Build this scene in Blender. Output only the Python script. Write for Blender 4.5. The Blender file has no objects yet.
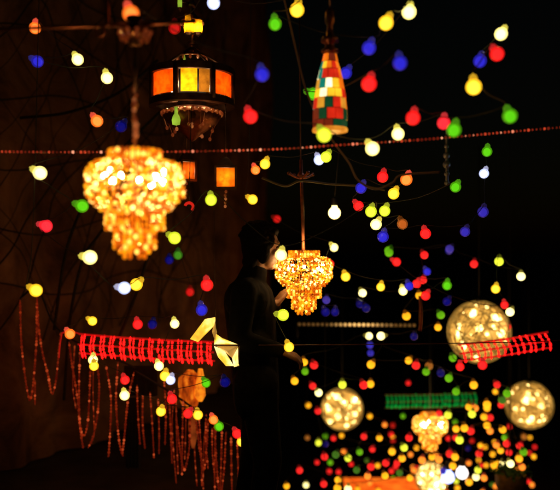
import bpy, math, random
from mathutils import Vector, Matrix

random.seed(11)
PI = math.pi
S = bpy.context.scene
COL = S.collection
FPX = 770.0      # focal length in pixels of the 560 px wide photograph
CAMZ = 1.6

def at(px, py, Y):
    return Vector(((px - 280.0) / FPX * Y, Y, CAMZ - (py - 245.0) / FPX * Y))

# ------------------------------------------------------------------ mesh builder
def ico(sub):
    t = (1 + 5 ** .5) / 2
    v = [(-1, t, 0), (1, t, 0), (-1, -t, 0), (1, -t, 0), (0, -1, t), (0, 1, t), (0, -1, -t), (0, 1, -t), (t, 0, -1), (t, 0, 1), (-t, 0, -1), (-t, 0, 1)]
    v = [Vector(p).normalized() for p in v]
    f = [(0, 11, 5), (0, 5, 1), (0, 1, 7), (0, 7, 10), (0, 10, 11), (1, 5, 9), (5, 11, 4), (11, 10, 2), (10, 7, 6), (7, 1, 8), (3, 9, 4), (3, 4, 2), (3, 2, 6), (3, 6, 8), (3, 8, 9), (4, 9, 5), (2, 4, 11), (6, 2, 10), (8, 6, 7), (9, 8, 1)]
    for _ in range(sub):
        cache, nf = {}, []
        def mid(a, b):
            k = (min(a, b), max(a, b))
            if k not in cache:
                v.append(((v[a] + v[b]) / 2).normalized()); cache[k] = len(v) - 1
            return cache[k]
        for a, b, c in f:
            ab, bc, ca = mid(a, b), mid(b, c), mid(c, a)
            nf += [(a, ab, ca), (b, bc, ab), (c, ca, bc), (ab, bc, ca)]
        f = nf
    return v, f
ICO = {k: ico(k) for k in (0, 1, 2, 3, 4)}

def frame_for(d):
    d = Vector(d).normalized()
    q = Vector((0, 0, 1)).rotation_difference(d)
    return q.to_matrix().to_4x4()

class MB:
    def __init__(self): self.v, self.f, self.m, self.s = [], [], [], []
    def add(self, v, f, mi=0, smooth=True, M=None):
        o = len(self.v)
        for p in v:
            p = Vector(p)
            self.v.append(tuple(M @ p if M is not None else p))
        for q in f:
            self.f.append(tuple(i + o for i in q)); self.m.append(mi); self.s.append(smooth)
        return self
    def ball(self, c, r, sub=1, scale=(1, 1, 1), mi=0, smooth=True, R=None):
        M = Matrix.Translation(Vector(c))
        if R is not None: M = M @ R
        M = M @ Matrix.Diagonal((r * scale[0], r * scale[1], r * scale[2], 1))
        return self.add(ICO[sub][0], ICO[sub][1], mi, smooth, M)
    def lathe(self, prof, n=16, M=None, mi=0, smooth=True, phase=0.0):
        v, f = [], []
        for r, z in prof:
            for k in range(n):
                a = 2 * PI * k / n + phase
                v.append((r * math.cos(a), r * math.sin(a), z))
        for i in range(len(prof) - 1):
            for k in range(n):
                k2 = (k + 1) % n
                f.append((i * n + k, i * n + k2, (i + 1) * n + k2, (i + 1) * n + k))
        if prof[0][0] > 1e-6: f.append(tuple(range(n - 1, -1, -1)))
        if prof[-1][0] > 1e-6: f.append(tuple((len(prof) - 1) * n + k for k in range(n)))
        return self.add(v, f, mi, smooth, M)
    def cyl(self, a, b, r, r2=None, n=10, mi=0, smooth=True):
        a, b = Vector(a), Vector(b); d = b - a
        return self.lathe([(r, 0), (r if r2 is None else r2, d.length)], n, Matrix.Translation(a) @ frame_for(d), mi, smooth)
    def capsule(self, a, b, r, r2, n=14, mi=0):
        a, b = Vector(a), Vector(b); d = b - a; L = d.length
        prof = [(r * math.sin(t), -r * math.cos(t)) for t in (0.001, .4, .8, 1.2)] + [(r, 0)]
        prof += [(r2, L)] + [(r2 * math.cos(t), L + r2 * math.sin(t)) for t in (.4, .8, 1.2, 1.57)]
        return self.lathe(prof, n, Matrix.Translation(a) @ frame_for(d), mi)
    def tube(self, pts, r, n=6, mi=0, closed=False):
        pts = [Vector(p) for p in pts]; m = len(pts)
        v, f = [], []
        up = None
        for i, p in enumerate(pts):
            if closed: t = pts[(i + 1) % m] - pts[(i - 1) % m]
            else: t = pts[min(i + 1, m - 1)] - pts[max(i - 1, 0)]
            t.normalize()
            if up is None:
                up = t.orthogonal().normalized()
            up = (up - t * up.dot(t))
            if up.length < 1e-6: up = t.orthogonal()
            up.normalize(); w = t.cross(up)
            for k in range(n):
                a = 2 * PI * k / n
                v.append(p + r * (math.cos(a) * up + math.sin(a) * w))
        for i in range(m if closed else m - 1):
            j = (i + 1) % m
            for k in range(n):
                k2 = (k + 1) % n
                f.append((i * n + k, i * n + k2, j * n + k2, j * n + k))
        if not closed:
            f.append(tuple(range(n - 1, -1, -1))); f.append(tuple((m - 1) * n + k for k in range(n)))
        return self.add(v, f, mi)
    def ring(self, c, R, r, n=40, k=6, mi=0, axis=(0, 0, 1)):
        M = Matrix.Translation(Vector(c)) @ frame_for(axis)
        return self.tube([M @ Vector((R * math.cos(2 * PI * i / n), R * math.sin(2 * PI * i / n), 0)) for i in range(n)], r, k, mi, True)
    def box(self, c, s, M=None, mi=0):
        x, y, z = s[0] / 2, s[1] / 2, s[2] / 2
        v = [(c[0] + a * x, c[1] + b * y, c[2] + d * z) for a in (-1, 1) for b in (-1, 1) for d in (-1, 1)]
        f = [(0, 1, 3, 2), (4, 6, 7, 5), (0, 4, 5, 1), (2, 3, 7, 6), (0, 2, 6, 4), (1, 5, 7, 3)]
        return self.add(v, f, mi, False, M)
    def mesh(self, name, mats):
        me = bpy.data.meshes.new(name)
        me.from_pydata(self.v, [], self.f)
        for m in (mats if isinstance(mats, (list, tuple)) else [mats]): me.materials.append(m)
        me.polygons.foreach_set('material_index', self.m)
        me.polygons.foreach_set('use_smooth', self.s)
        me.update()
        return me
    def build(self, name, mats, parent=None, loc=(0, 0, 0)):
        return link(name, self.mesh(name, mats), parent, loc)

def link(name, data, parent=None, loc=(0, 0, 0)):
    o = bpy.data.objects.new(name, data); COL.objects.link(o)
    o.location = loc
    if parent is not None: o.parent = parent
    return o

def tag(o, label, cat, group=None):
    o['label'] = label; o['category'] = cat
    if group: o['group'] = group
    return o

def thing(name, loc, label, cat, group=None):
    o = link(name, None, None, loc); o.empty_display_size = .05
    return tag(o, label, cat, group)

def copy_tree(o, parent=None):
    c = o.copy(); COL.objects.link(c)
    if parent is not None: c.parent = parent
    for ch in list(o.children): copy_tree(ch, c)
    return c

# ------------------------------------------------------------------ materials
def mat(name, base, rough=.5, metal=0.0, emis=None, power=0.0, noise=None, trans=0.0, spec=.5):
    m = bpy.data.materials.new(name); m.use_nodes = True
    nt = m.node_tree; b = nt.nodes['Principled BSDF']
    b.inputs['Base Color'].default_value = (*base, 1)
    b.inputs['Roughness'].default_value = rough
    b.inputs['Metallic'].default_value = metal
    b.inputs['Specular IOR Level'].default_value = spec
    if trans: b.inputs['Transmission Weight'].default_value = trans
    if emis:
        b.inputs['Emission Color'].default_value = (*emis, 1)
        b.inputs['Emission Strength'].default_value = power
    if noise:
        sc, amt = noise
        tc = nt.nodes.new('ShaderNodeTexCoord'); n = nt.nodes.new('ShaderNodeTexNoise')
        n.inputs['Scale'].default_value = sc; n.inputs['Detail'].default_value = 6
        r = nt.nodes.new('ShaderNodeValToRGB')
        r.color_ramp.elements[0].position = .3; r.color_ramp.elements[1].position = .7
        r.color_ramp.elements[0].color = (*[c * (1 - amt) for c in base], 1)
        r.color_ramp.elements[1].color = (*[min(1, c * (1 + amt)) for c in base], 1)
        nt.links.new(tc.outputs['Object'], n.inputs['Vector']); nt.links.new(n.outputs['Fac'], r.inputs['Fac'])
        nt.links.new(r.outputs['Color'], b.inputs['Base Color'])
        bp = nt.nodes.new('ShaderNodeBump'); bp.inputs['Strength'].default_value = .3; bp.inputs['Distance'].default_value = .01
        nt.links.new(n.outputs['Fac'], bp.inputs['Height']); nt.links.new(bp.outputs['Normal'], b.inputs['Normal'])
    return m

def bead_mat(name, cols, power, tint, gloss=.25, gcol=(1, .75, .45)):
    """faceted translucent beads; light and glints on them put in as random emission"""
    m = bpy.data.materials.new(name); m.use_nodes = True
    nt = m.node_tree; N, L = nt.nodes, nt.links
    for n in list(N): N.remove(n)
    out = N.new('ShaderNodeOutputMaterial'); geo = N.new('ShaderNodeNewGeometry')
    r = N.new('ShaderNodeValToRGB'); r.color_ramp.interpolation = 'LINEAR'
    for i, (p, c) in enumerate(cols):
        e = r.color_ramp.elements[i] if i < 2 else r.color_ramp.elements.new(p)
        e.position = p; e.color = (*c, 1)
    L.new(geo.outputs['Random Per Island'], r.inputs['Fac'])
    em = N.new('ShaderNodeEmission'); em.inputs['Strength'].default_value = power
    L.new(r.outputs['Color'], em.inputs['Color'])
    tr = N.new('ShaderNodeBsdfTranslucent'); tr.inputs['Color'].default_value = (*tint, 1)
    gl = N.new('ShaderNodeBsdfGlossy'); gl.inputs['Roughness'].default_value = .12; gl.inputs['Color'].default_value = (*gcol, 1)
    m1 = N.new('ShaderNodeMixShader'); m1.inputs[0].default_value = gloss
    L.new(tr.outputs[0], m1.inputs[1]); L.new(gl.outputs[0], m1.inputs[2])
    ad = N.new('ShaderNodeAddShader'); L.new(m1.outputs[0], ad.inputs[0]); L.new(em.outputs[0], ad.inputs[1])
    L.new(ad.outputs[0], out.inputs['Surface'])
    return m

def glow_panel(name, stops, power, scale=6.0, base=(.3, .15, .05), stretch=(1, 1, 1)):
    """coloured glass, paper or cloth; its lit look is put in as cloudy emission"""
    m = bpy.data.materials.new(name); m.use_nodes = True
    nt = m.node_tree; N, L = nt.nodes, nt.links; b = N['Principled BSDF']
    tc = N.new('ShaderNodeTexCoord'); mp = N.new('ShaderNodeMapping'); mp.inputs['Scale'].default_value = stretch
    n = N.new('ShaderNodeTexNoise'); n.inputs['Scale'].default_value = scale; n.inputs['Detail'].default_value = 3
    r = N.new('ShaderNodeValToRGB')
    for i, (p, c) in enumerate(stops):
        e = r.color_ramp.elements[i] if i < 2 else r.color_ramp.elements.new(p)
        e.position = p; e.color = (*c, 1)
    L.new(tc.outputs['Object'], mp.inputs['Vector']); L.new(mp.outputs[0], n.inputs['Vector'])
    L.new(n.outputs['Fac'], r.inputs['Fac']); L.new(r.outputs['Color'], b.inputs['Emission Color'])
    b.inputs['Emission Strength'].default_value = power
    b.inputs['Base Color'].default_value = (*base, 1); b.inputs['Roughness'].default_value = .25
    return m

BRASS = mat('aged_brass', (.30, .13, .05), .38, .9, noise=(30, .5))
DARKBRASS = mat('dark_brass', (.12, .055, .03), .45, .8, noise=(25, .5))
COPPER = mat('copper_rod', (.26, .085, .04), .4, .9, noise=(40, .4))
CABLE = mat('black_rubber', (.012, .011, .011), .6)
DARKMETAL = mat('dark_metal', (.02, .018, .018), .5, .6)
REDBEAD = mat('red_glass_beads', (.36, .06, .025), .25, 0, spec=.8)
GARLAND = mat('garland_beads', (.55, .16, .06), .2, .6)

# ------------------------------------------------------------------ world, sun, camera
W = bpy.data.worlds.new('World'); S.world = W; W.use_nodes = True
nt = W.node_tree
bg = nt.nodes['Background']; sky = nt.nodes.new('ShaderNodeTexSky')
sky.sky_type = 'NISHITA'; sky.sun_disc = False
sky.sun_elevation = math.radians(2); sky.sun_rotation = math.radians(200)
nt.links.new(sky.outputs[0], bg.inputs['Color']); bg.inputs['Strength'].default_value = 0.0006
sl = bpy.data.lights.new('Sun', 'SUN'); sl.energy = .002; sl.angle = math.radians(.5); sl.color = (.7, .8, 1)
so = link('sun', sl); so.rotation_euler = (math.radians(60), 0, math.radians(20))
cam = bpy.data.cameras.new('Camera'); cam.lens = 49.5; cam.sensor_width = 36; cam.clip_end = 600; cam.clip_start = .05
cam.dof.use_dof = True; cam.dof.focus_distance = 3.9; cam.dof.aperture_fstop = 1.2; cam.dof.aperture_blades = 9
co = link('camera', cam); co.location = (0, 0, CAMZ); co.rotation_euler = (PI / 2, 0, 0); S.camera = co

# ------------------------------------------------------------------ setting
def structure(o): o['kind'] = 'structure'; return o
STONE = mat('dark_paving', (.06, .045, .035), .7, noise=(5, .5))
g = MB(); g.add([(-250, -60, -2.6), (250, -60, -2.6), (250, 450, -2.6), (-250, 450, -2.6)], [(0, 1, 2, 3)], 0, False)
structure(g.build('ground', mat('dark_ground', (.035, .03, .028), .8, noise=(.8, .5))))
t = MB()
t.box((0, 1.4, -1.3), (9, 6.8, 2.58)); t.box((-2.7, 8.4, -1.3), (4.9, 7.19, 2.572))
structure(t.build('terrace', STONE))

def smooth(pts, n=8):
    out = []; P = [Vector(p) for p in pts]; P = [2 * P[0] - P[1]] + P + [2 * P[-1] - P[-2]]
    for i in range(1, len(P) - 2):
        for k in range(n):
            t = k / n; a, b, c, d = P[i - 1], P[i], P[i + 1], P[i + 2]
            out.append(.5 * ((2 * b) + (c - a) * t + (2 * a - 5 * b + 4 * c - d) * t * t + (3 * b - 3 * c + d - a) * t ** 3))
    return out + [P[-2]]
ROPEM = mat('dark_rope', (.02, .014, .01), .9, noise=(60, .5))

# canvas wall of the tent, hung in soft folds
def wall_point(u, z, off=0.0):
    """u 0..1 along the wall's line, off = metres out from the cloth"""
    LP = [Vector((-4.6, 2.2, 0)), Vector((-2.5, 4.7, 0)), Vector((-1.25, 6.9, 0)), Vector((-.62, 9.0, 0)), Vector((-.22, 11.6, 0))]
    t = min(u, .9999) * 4; i = int(t); t -= i
    Q = [2 * LP[0] - LP[1]] + LP + [2 * LP[4] - LP[3]]
    a, b, c, d = Q[i], Q[i + 1], Q[i + 2], Q[i + 3]
    p = .5 * ((2 * b) + (c - a) * t + (2 * a - 5 * b + 4 * c - d) * t * t + (3 * b - 3 * c + d - a) * t ** 3)
    tg = .5 * ((c - a) + 2 * (2 * a - 5 * b + 4 * c - d) * t + 3 * (3 * b - 3 * c + d - a) * t * t)
    n = Vector((tg.y, -tg.x, 0)).normalized(); U = u * 11
    w = .045 * math.sin(U * 7.0 + .5 * math.sin(z * 1.3)) + .03 * math.sin(U * 17 + z * .9) + .05 * math.sin(z * 2.1 + U * 1.7)
    return p + n * (w + off) + Vector((0, 0, z))
def tent_wall():
    nu, nv = 260, 40; v, f = [], []
    for j in range(nv + 1):
        for i in range(nu + 1): v.append(wall_point(i / nu, 6.4 * j / nv))
    for j in range(nv):
        for i in range(nu):
            a = j * (nu + 1) + i
            f.append((a, a + 1, a + nu + 2, a + nu + 1))
    m = MB(); m.add(v, f)
    cv = bpy.data.materials.new('brown_canvas'); cv.use_nodes = True
    N, Lk = cv.node_tree.nodes, cv.node_tree.links; b = N['Principled BSDF']; b.inputs['Roughness'].default_value = .85
    tc = N.new('ShaderNodeTexCoord'); n1 = N.new('ShaderNodeTexNoise'); n1.inputs['Scale'].default_value = 1.6; n1.inputs['Detail'].default_value = 8
    n1.inputs['Roughness'].default_value = .7; n1.inputs['Distortion'].default_value = .8
    r = N.new('ShaderNodeValToRGB'); r.color_ramp.elements[0].position = .35; r.color_ramp.elements[1].position = .68
    r.color_ramp.elements[0].color = (.10, .038, .018, 1); r.color_ramp.elements[1].color = (.50, .24, .11, 1)
    Lk.new(tc.outputs['Object'], n1.inputs['Vector']); Lk.new(n1.outputs['Fac'], r.inputs['Fac']); Lk.new(r.outputs['Color'], b.inputs['Base Color'])
    wv = N.new('ShaderNodeTexNoise'); wv.inputs['Scale'].default_value = 90; bp = N.new('ShaderNodeBump'); bp.inputs['Strength'].default_value = .35; bp.inputs['Distance'].default_value = .01
    Lk.new(tc.outputs['Object'], wv.inputs['Vector']); Lk.new(wv.outputs['Fac'], bp.inputs['Height']); Lk.new(bp.outputs['Normal'], b.inputs['Normal'])
    root = thing('canvas_wall', (0, 0, 0), 'brown canvas tent wall hanging in folds behind the large amber bead lamp', 'tent wall')
    m.build('canvas_sheet', cv, root)
    p = MB()
    for u in (0.0, .5, .999):
        q = wall_point(u, 0, -.25)
        pm = MB(); pm.cyl(q + Vector((0, 0, -.0)), q + Vector((0, 0, 6.5)), .04, n=12); pm.build('tent_pole', DARKMETAL, root)
tent_wall()
def rope_net():
    rnd = random.Random(21); m = MB()
    for k in range(22):
        u0 = .10 + .025 * k; sl = rnd.uniform(.055, .085); ph = rnd.uniform(0, 6)
        for sgn in ((1, -1) if k % 3 else (1,)):
            P = []
            for j in range(16):
                z = .9 + 3.3 * j / 15
                uu = u0 + sgn * sl * (z - 2.4) + .006 * math.sin(z * 3.1 + ph)
                if 0.02 < uu < .72: P.append(wall_point(uu, z, .10 + .02 * math.sin(j + ph)))
            if len(P) > 4: m.tube(smooth(P, 3), rnd.choice((.003, .004, .006)), 5)
    for k in range(7):
        z = 1.3 + .45 * k
        m.tube(smooth([wall_point(.05 + .04 * j, z + .08 * math.sin(j * 1.3 + k), .12) for j in range(15)], 3), .006, 5)
    tag(m.build('rope_net', ROPEM), 'dark sagging rope net hung over the brown canvas wall', 'net')

rope_net()
# dark ropes slung down the canvas
ROPES = [([(160, 112), (112, 160), (86, 200), (66, 252), (54, 330)], 5.0, 'thick dark rope slanting down the canvas past the red bulb'),
         ([(128, 196), (98, 236), (82, 262), (70, 320), (64, 400)], 5.0, 'dark rope on the canvas ending behind the red light net'),
         ([(20, 118), (70, 112), (120, 92), (158, 60)], 5.2, 'dark rope rising across the canvas above the large bead lamp'),
         ([(150, 250), (134, 300), (118, 340)], 4.9, 'short dark rope on the canvas beside the lilac and yellow bulbs')]
for pts, Y, lab in ROPES:
    m = MB(); m.tube(smooth([at(x, y, Y) for x, y in pts]), .010, 8)
    tag(m.build('rope', ROPEM), lab, 'rope', 'dark ropes slung on the canvas')

# ------------------------------------------------------------------ crystal bead lamps
R0 = .153
AMBER = bead_mat('amber_beads', [(0, (.10, .012, .001)), (.36, (.26, .05, .002)), (.60, (1.0, .36, .006)), (.82, (1.6, .9, .03)), (1, (4.2, 3.5, 1.2))], .66, (.9, .47, .05))
AMBERDEEP = bead_mat('deep_amber_beads', [(0, (.07, .008, .001)), (.4, (.45, .10, .003)), (.8, (1.15, .48, .010)), (1, (2.4, 1.5, .3))], .72, (.9, .48, .05))
LAMPBULB = mat('lamp_bulb', (1, .9, .7), .3, emis=(1, .66, .26), power=260)
def strands(mb, r, z0, z1, n, s, br, jit=.0, elong=1.25):
    k = max(1, int(round((z0 - z1) / s)))
    for i in range(n):
        a = 2 * PI * i / n
        for j in range(k):
            z = z0 - (j + .5) * (z0 - z1) / k
            mb.ball((r * math.cos(a) + random.uniform(-jit, jit), r * math.sin(a) + random.uniform(-jit, jit), z), br, 1, (1, 1, elong), 0, False, Matrix.Rotation(random.uniform(0, 6), 4, 'Z'))
def make_bead_lamp():
    root = thing('bead_lamp', (0, 0, 0), 'x', 'lamp')
    R = R0; u = R
    prof = [(.62, .44), (.80, .42), (.93, .36), (1.0, .22), (1.02, .05), (1.0, -.12), (.95, -.30), (.84, -.46), (.70, -.60)]
    # walk along the profile
    pts = smooth([(a, 0, b) for a, b in prof], 12)
    acc, rows, s = 0.0, [], .104
    last = pts[0]; rows.append(pts[0])
    for p in pts[1:]:
        acc += (p - last).length; last = p
        if acc >= s: rows.append(p); acc = 0
    ros = [(2 * PI * (i + .5) / 11, .14) for i in range(11)] + [(2 * PI * i / 11, -.2) for i in range(11)]
    sh = MB()
    for j, p in enumerate(rows):
        n = int(round(2 * PI * p.x / .112))
        for i in range(n):
            a = 2 * PI * (i + .5 * (j % 2)) / n
            pos = Vector((p.x * math.cos(a), p.x * math.sin(a), p.z))
            if any((pos - Vector((1.01 * math.cos(b), 1.01 * math.sin(b), zz))).length < .125 for b, zz in ros): continue
            if random.random() < .15: continue
            br = .044 * random.uniform(.8, 1.15)
            sh.ball(pos * u * random.uniform(.985, 1.015), br * u, 1, (1, 1, random.uniform(.9, 1.25)), 0, False, Matrix.Rotation(random.uniform(0, 6), 4, 'Z') @ Matrix.Rotation(random.uniform(-.4, .4), 4, 'X'))
    for b, zz in ros:                       # flower rosettes on the belly
        c = Vector((1.02 * math.cos(b), 1.02 * math.sin(b), zz)); nrm = Vector((math.cos(b), math.sin(b), 0)); q = frame_for(nrm)
        ro = MB(); ro.ball(c * u, .062 * u, 1, (1, 1, .6), 0, False, q)
        for k in range(8):
            a = 2 * PI * k / 8
            ro.ball((c + (q @ Vector((.092 * math.cos(a), .092 * math.sin(a), 0)))) * u, .038 * u, 1, (1, 1, .8), 0, False, q)
        ro.build('rosette', AMBER, root)
    sh.build('bead_shade', AMBER, root)
    c = MB(); strands(c, .54 * u, .70 * u, .44 * u, 30, .085 * u, .047 * u); c.build('bead_collar', AMBERDEEP, root)
    c = MB(); strands(c, .60 * u, -.58 * u, -1.02 * u, 34, .1 * u, .045 * u, .01 * u); c.build('bead_skirt', AMBERDEEP, root)
    c = MB(); strands(c, .42 * u, -.98 * u, -1.42 * u, 24, .1 * u, .045 * u, .012 * u); c.build('bead_skirt', AMBERDEEP, root)
    c = MB(); strands(c, .20 * u, -1.30 * u, -1.62 * u, 6, .105 * u, .05 * u, .02 * u)
    strands(c, .31 * u, -1.40 * u, -1.53 * u, 13, .1 * u, .042 * u, .02 * u); c.build('bead_tassel', AMBERDEEP, root)
    for r_, z_ in ((.54, .71), (.60, .44), (1.0, -.03), (.62, -.57), (.44, -.97)):
        c = MB(); c.ring((0, 0, z_ * u), r_ * u * .97, .012 * u, 48, 6); c.build('frame_ring', BRASS, root)
    c = MB()
    for i in range(12):
        a = 2 * PI * i / 12; ca, sa = math.cos(a), math.sin(a)
        c.tube([Vector((x * ca * .95, x * sa * .95, z)) * u for x, z in prof], .008 * u, 5)
    c.cyl((0, 0, .2 * u), (0, 0, .95 * u), .035 * u, n=10)
    for i in range(4):
        a = PI / 2 * i; c.cyl((0, 0, .72 * u), (.53 * u * math.cos(a), .53 * u * math.sin(a), .71 * u), .012 * u, n=6)
    c.build('wire_frame', BRASS, root)
    for x, y, z in ((-.62, -.40, .10), (-.50, -.46, .20), (-.46, -.42, .0), (-.30, -.30, .12), (.42, -.46, .10), (.56, -.42, .0), (.60, -.42, .20), (.34, -.3, -.06), (.1, .5, .1)):
        c = MB(); s_ = .052
        c.ball((x * u, y * u, z * u), s_ * u, 2, (1, 1, 1.2)); c.build('inner_bulb', LAMPBULB, root)
    return root
lampA = make_bead_lamp(); lampA.location = at(135, 183, 2.51)
tag(lampA, 'large amber crystal bead lamp hanging before the brown canvas wall', 'bead lamp', 'amber crystal bead lamps')
lampB = copy_tree(lampA); lampB.location = at(304, 270, 4.25)
tag(lampB, 'amber crystal bead lamp touched by the man in dark clothes', 'bead lamp', 'amber crystal bead lamps')
lampC = copy_tree(lampA); lampC.location = at(430, 425, 7.04)
tag(lampC, 'small blurred amber bead lamp hanging below the green light net', 'bead lamp', 'amber crystal bead lamps')
for l, a in ((lampA, .2), (lampB, 1.0), (lampC, 2.0)): l.rotation_euler.z = a
lampB.rotation_euler.z = .15; lampC.rotation_euler.z = .1

# hangers of the bead lamps
CRYS = bead_mat('hanger_crystals', [(0, (.05, .008, .002)), (.6, (.16, .03, .008)), (1, (.5, .16, .05))], .5, (.6, .3, .12))  # reddish glints put into the crystals as emission
h = thing('lamp_hanger', at(135, 36, 2.51), 'ornate brass hanger with crystal drops above the large bead lamp', 'lamp hanger')
top = at(135, 36, 2.51)
def rel(px, py, Y=2.51): return at(px, py, Y) - top
m = MB(); m.lathe([(.0, -.035), (.02, -.03), (.012, -.012), (.03, .0), (.05, .014), (.022, .022), (.014, .04), (.03, .05), (.028, .062), (.0, .07)], 18); m.build('canopy', BRASS, h)
m = MB(); m.cyl(rel(135, 40), rel(135, 94), .0065, n=8); m.cyl(rel(135, 94), rel(135, 152), .003, n=6); m.build('stem', DARKBRASS, h)
m = MB()
for i, y in enumerate(range(90, 150, 5)):
    m.ball(rel(135 + random.uniform(-.8, .8), y), .0095 * random.uniform(.7, 1.3), 1, (1, 1, 1.2), 0, False)
m.build('crystal_chain', CRYS, h)
for i in range(10):
    a = 2 * PI * i / 10; m = MB()
    p = Vector((.05 * math.cos(a), .05 * math.sin(a), .01)); m.ball(p, .008, 1, (1, 1, 1), 0, False); m.ball(p + Vector((-.008 * math.cos(a), -.008 * math.sin(a), -.016)), .008, 1, (1, 1, 1.5), 0, False)
    m.build('crystal_drop', CRYS, h)
# the rod it hangs on
r_ = thing('hanging_rod', at(60, 29, 2.53), 'thin copper rod running level behind the orange bulb with a ring hook', 'rod')
o_ = at(60, 29, 2.53)
m = MB(); m.cyl(at(-60, 31, 2.55) - o_, at(128, 25, 2.53) - o_, .006, n=8); m.cyl(at(128, 25, 2.53) - o_, at(196, 21, 2.53) - o_, .008, n=8); m.build('bar', COPPER, r_)
m = MB(); m.ring(at(100, 31, 2.51) - o_, .016, .0045, 24, 8, axis=(0.2, 1, .1)); m.build('ring_hook', COPPER, r_)
m = MB(); m.tube(smooth([at(107, 26, 2.52) - o_, at(107.5, 10, 2.52) - o_, at(106.5, -30, 2.52) - o_]), .006, 8); m.build('upright', COPPER, r_)
# hanger of the middle lamp
hb = thing('lamp_hanger', at(301, 176, 4.25), 'copper drop rod with four armed cross above the small bead lamp', 'lamp hanger')
o_ = at(301, 176, 4.25)
m = MB(); m.cyl((0, 0, .09), at(303.5, 252, 4.25) - o_, .0095, n=8); m.build('stem', COPPER, hb)
m = MB()
for i in range(4):
    a = PI / 2 * i + .5
    e = Vector((.075 * math.cos(a), .075 * math.sin(a), .012)); m.tube(smooth([Vector((0, 0, -.01)), e * .5 + Vector((0, 0, -.012)), e]), .007, 6); m.ball(e, .011, 1)
m.lathe([(.0, -.02), (.022, -.012), (.022, .006), (.012, .02), (.0, .03)], 14); m.build('cross_arms', COPPER, hb)
m = MB(); m.cyl((-.002, 0, .09), at(299, -40, 4.25) - o_, .004, n=6); m.build('hanging_wire', DARKBRASS, hb)
hc = thing('lamp_hanger', at(430, 405, 7.04), 'thin dark wire holding the blurred lamp below the green net', 'lamp hanger')
m = MB(); m.cyl((0, 0, -.03), (0, 0, 1.0), .004, n=6); m.build('hanging_wire', CABLE, hc)

# ------------------------------------------------------------------ tiered drum lantern
YW = 4.3
wc = at(192, 88, YW); PX = YW / FPX
wheel = thing('drum_lantern', wc, 'tiered brass drum lantern with orange and yellow glass panes under the rod', 'lantern')
PANE_O = glow_panel('orange_glass', [(.3, (1.0, .045, .003)), (.7, (1.0, .24, .01))], 1.2, 5)
PANE_Y = glow_panel('yellow_glass', [(.3, (.9, .25, .004)), (.62, (1.0, .58, .01))], 1.15, 8)
PANE_D = glow_panel('dim_glass', [(.35, (.08, .02, .004)), (.7, (.5, .2, .02))], .8, 11)
def lit_pane(name, col, haze):
    m = bpy.data.materials.new(name); m.use_nodes = True; N, L = m.node_tree.nodes, m.node_tree.links; b = N['Principled BSDF']; ou = N['Material Output']
    tc = N.new('ShaderNodeTexCoord'); n = N.new('ShaderNodeTexNoise'); n.inputs['Scale'].default_value = 28; n.inputs['Detail'].default_value = 4
    r = N.new('ShaderNodeValToRGB'); r.color_ramp.elements[0].color = (*[c * .45 for c in col], 1); r.color_ramp.elements[1].color = (*col, 1); r.color_ramp.elements[0].position = .32; r.color_ramp.elements[1].position = .6
    L.new(tc.outputs['Object'], n.inputs['Vector']); L.new(n.outputs['Fac'], r.inputs['Fac'])
    t_ = N.new('ShaderNodeBsdfTranslucent'); L.new(r.outputs['Color'], t_.inputs['Color'])
    b.inputs['Base Color'].default_value = (*[c * .3 for c in col], 1); b.inputs['Roughness'].default_value = .2
    x = N.new('ShaderNodeMixShader'); x.inputs[0].default_value = haze; L.new(b.outputs[0], x.inputs[1]); L.new(t_.outputs[0], x.inputs[2]); L.new(x.outputs[0], ou.inputs['Surface'])
    return m
PANE_O = lit_pane('orange_glass', (1.0, .085, .002), .9); PANE_Y = lit_pane('yellow_glass', (1.0, .50, .008), .9); PANE_D = lit_pane('darker_glass', (.5, .2, .02), .7)  # third glass is only darker, used where no bulb sits behind
PANEBULB = mat('lantern_bulb', (1, .9, .7), .3, emis=(1, .72, .4), power=36)
PANE_G = glow_panel('green_glass', [(.3, (.12, .22, .01)), (.7, (.5, .8, .06))], .9, 9)
Rw, hh = 40.5 * PX, 12.5 * PX
nseg = 7; OFF = math.radians(280 - 360 / 7 * 5)
frame = MB()
for z in (-hh - .02, hh + .012):
    for (ro, ri, hz) in ((Rw + .012, Rw - .03, .018),):
        prof = [(ri, z - hz), (ro, z - hz), (ro, z + hz), (ri, z + hz), (ri, z - hz)]
        v, f = [], []
        n = 48
        for (a, b) in prof[:4]:
            for k in range(n):
                v.append((a * math.cos(2 * PI * k / n), a * math.sin(2 * PI * k / n), b))
        for i in range(4):
            for k in range(n):
                f.append((i * n + k, i * n + (k + 1) % n, ((i + 1) % 4) * n + (k + 1) % n, ((i + 1) % 4) * n + k))
        frame.add(v, f, 0, False)
for i in range(nseg):
    a = 2 * PI * (i + .5) / nseg + OFF
    frame.cyl((Rw * math.cos(a), Rw * math.sin(a), -hh - .02), (Rw * math.cos(a), Rw * math.sin(a), hh + .02), .016, n=8)
for i in range(6):
    a = 2 * PI * i / 6
    frame.cyl((0, 0, -hh), (Rw * math.cos(a), Rw * math.sin(a), -hh - .02), .008, n=6)
    frame.cyl((0, 0, hh + .16), (Rw * math.cos(a), Rw * math.sin(a), hh + .02), .006, n=6)
frame.build('drum_frame', DARKBRASS, wheel)
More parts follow.
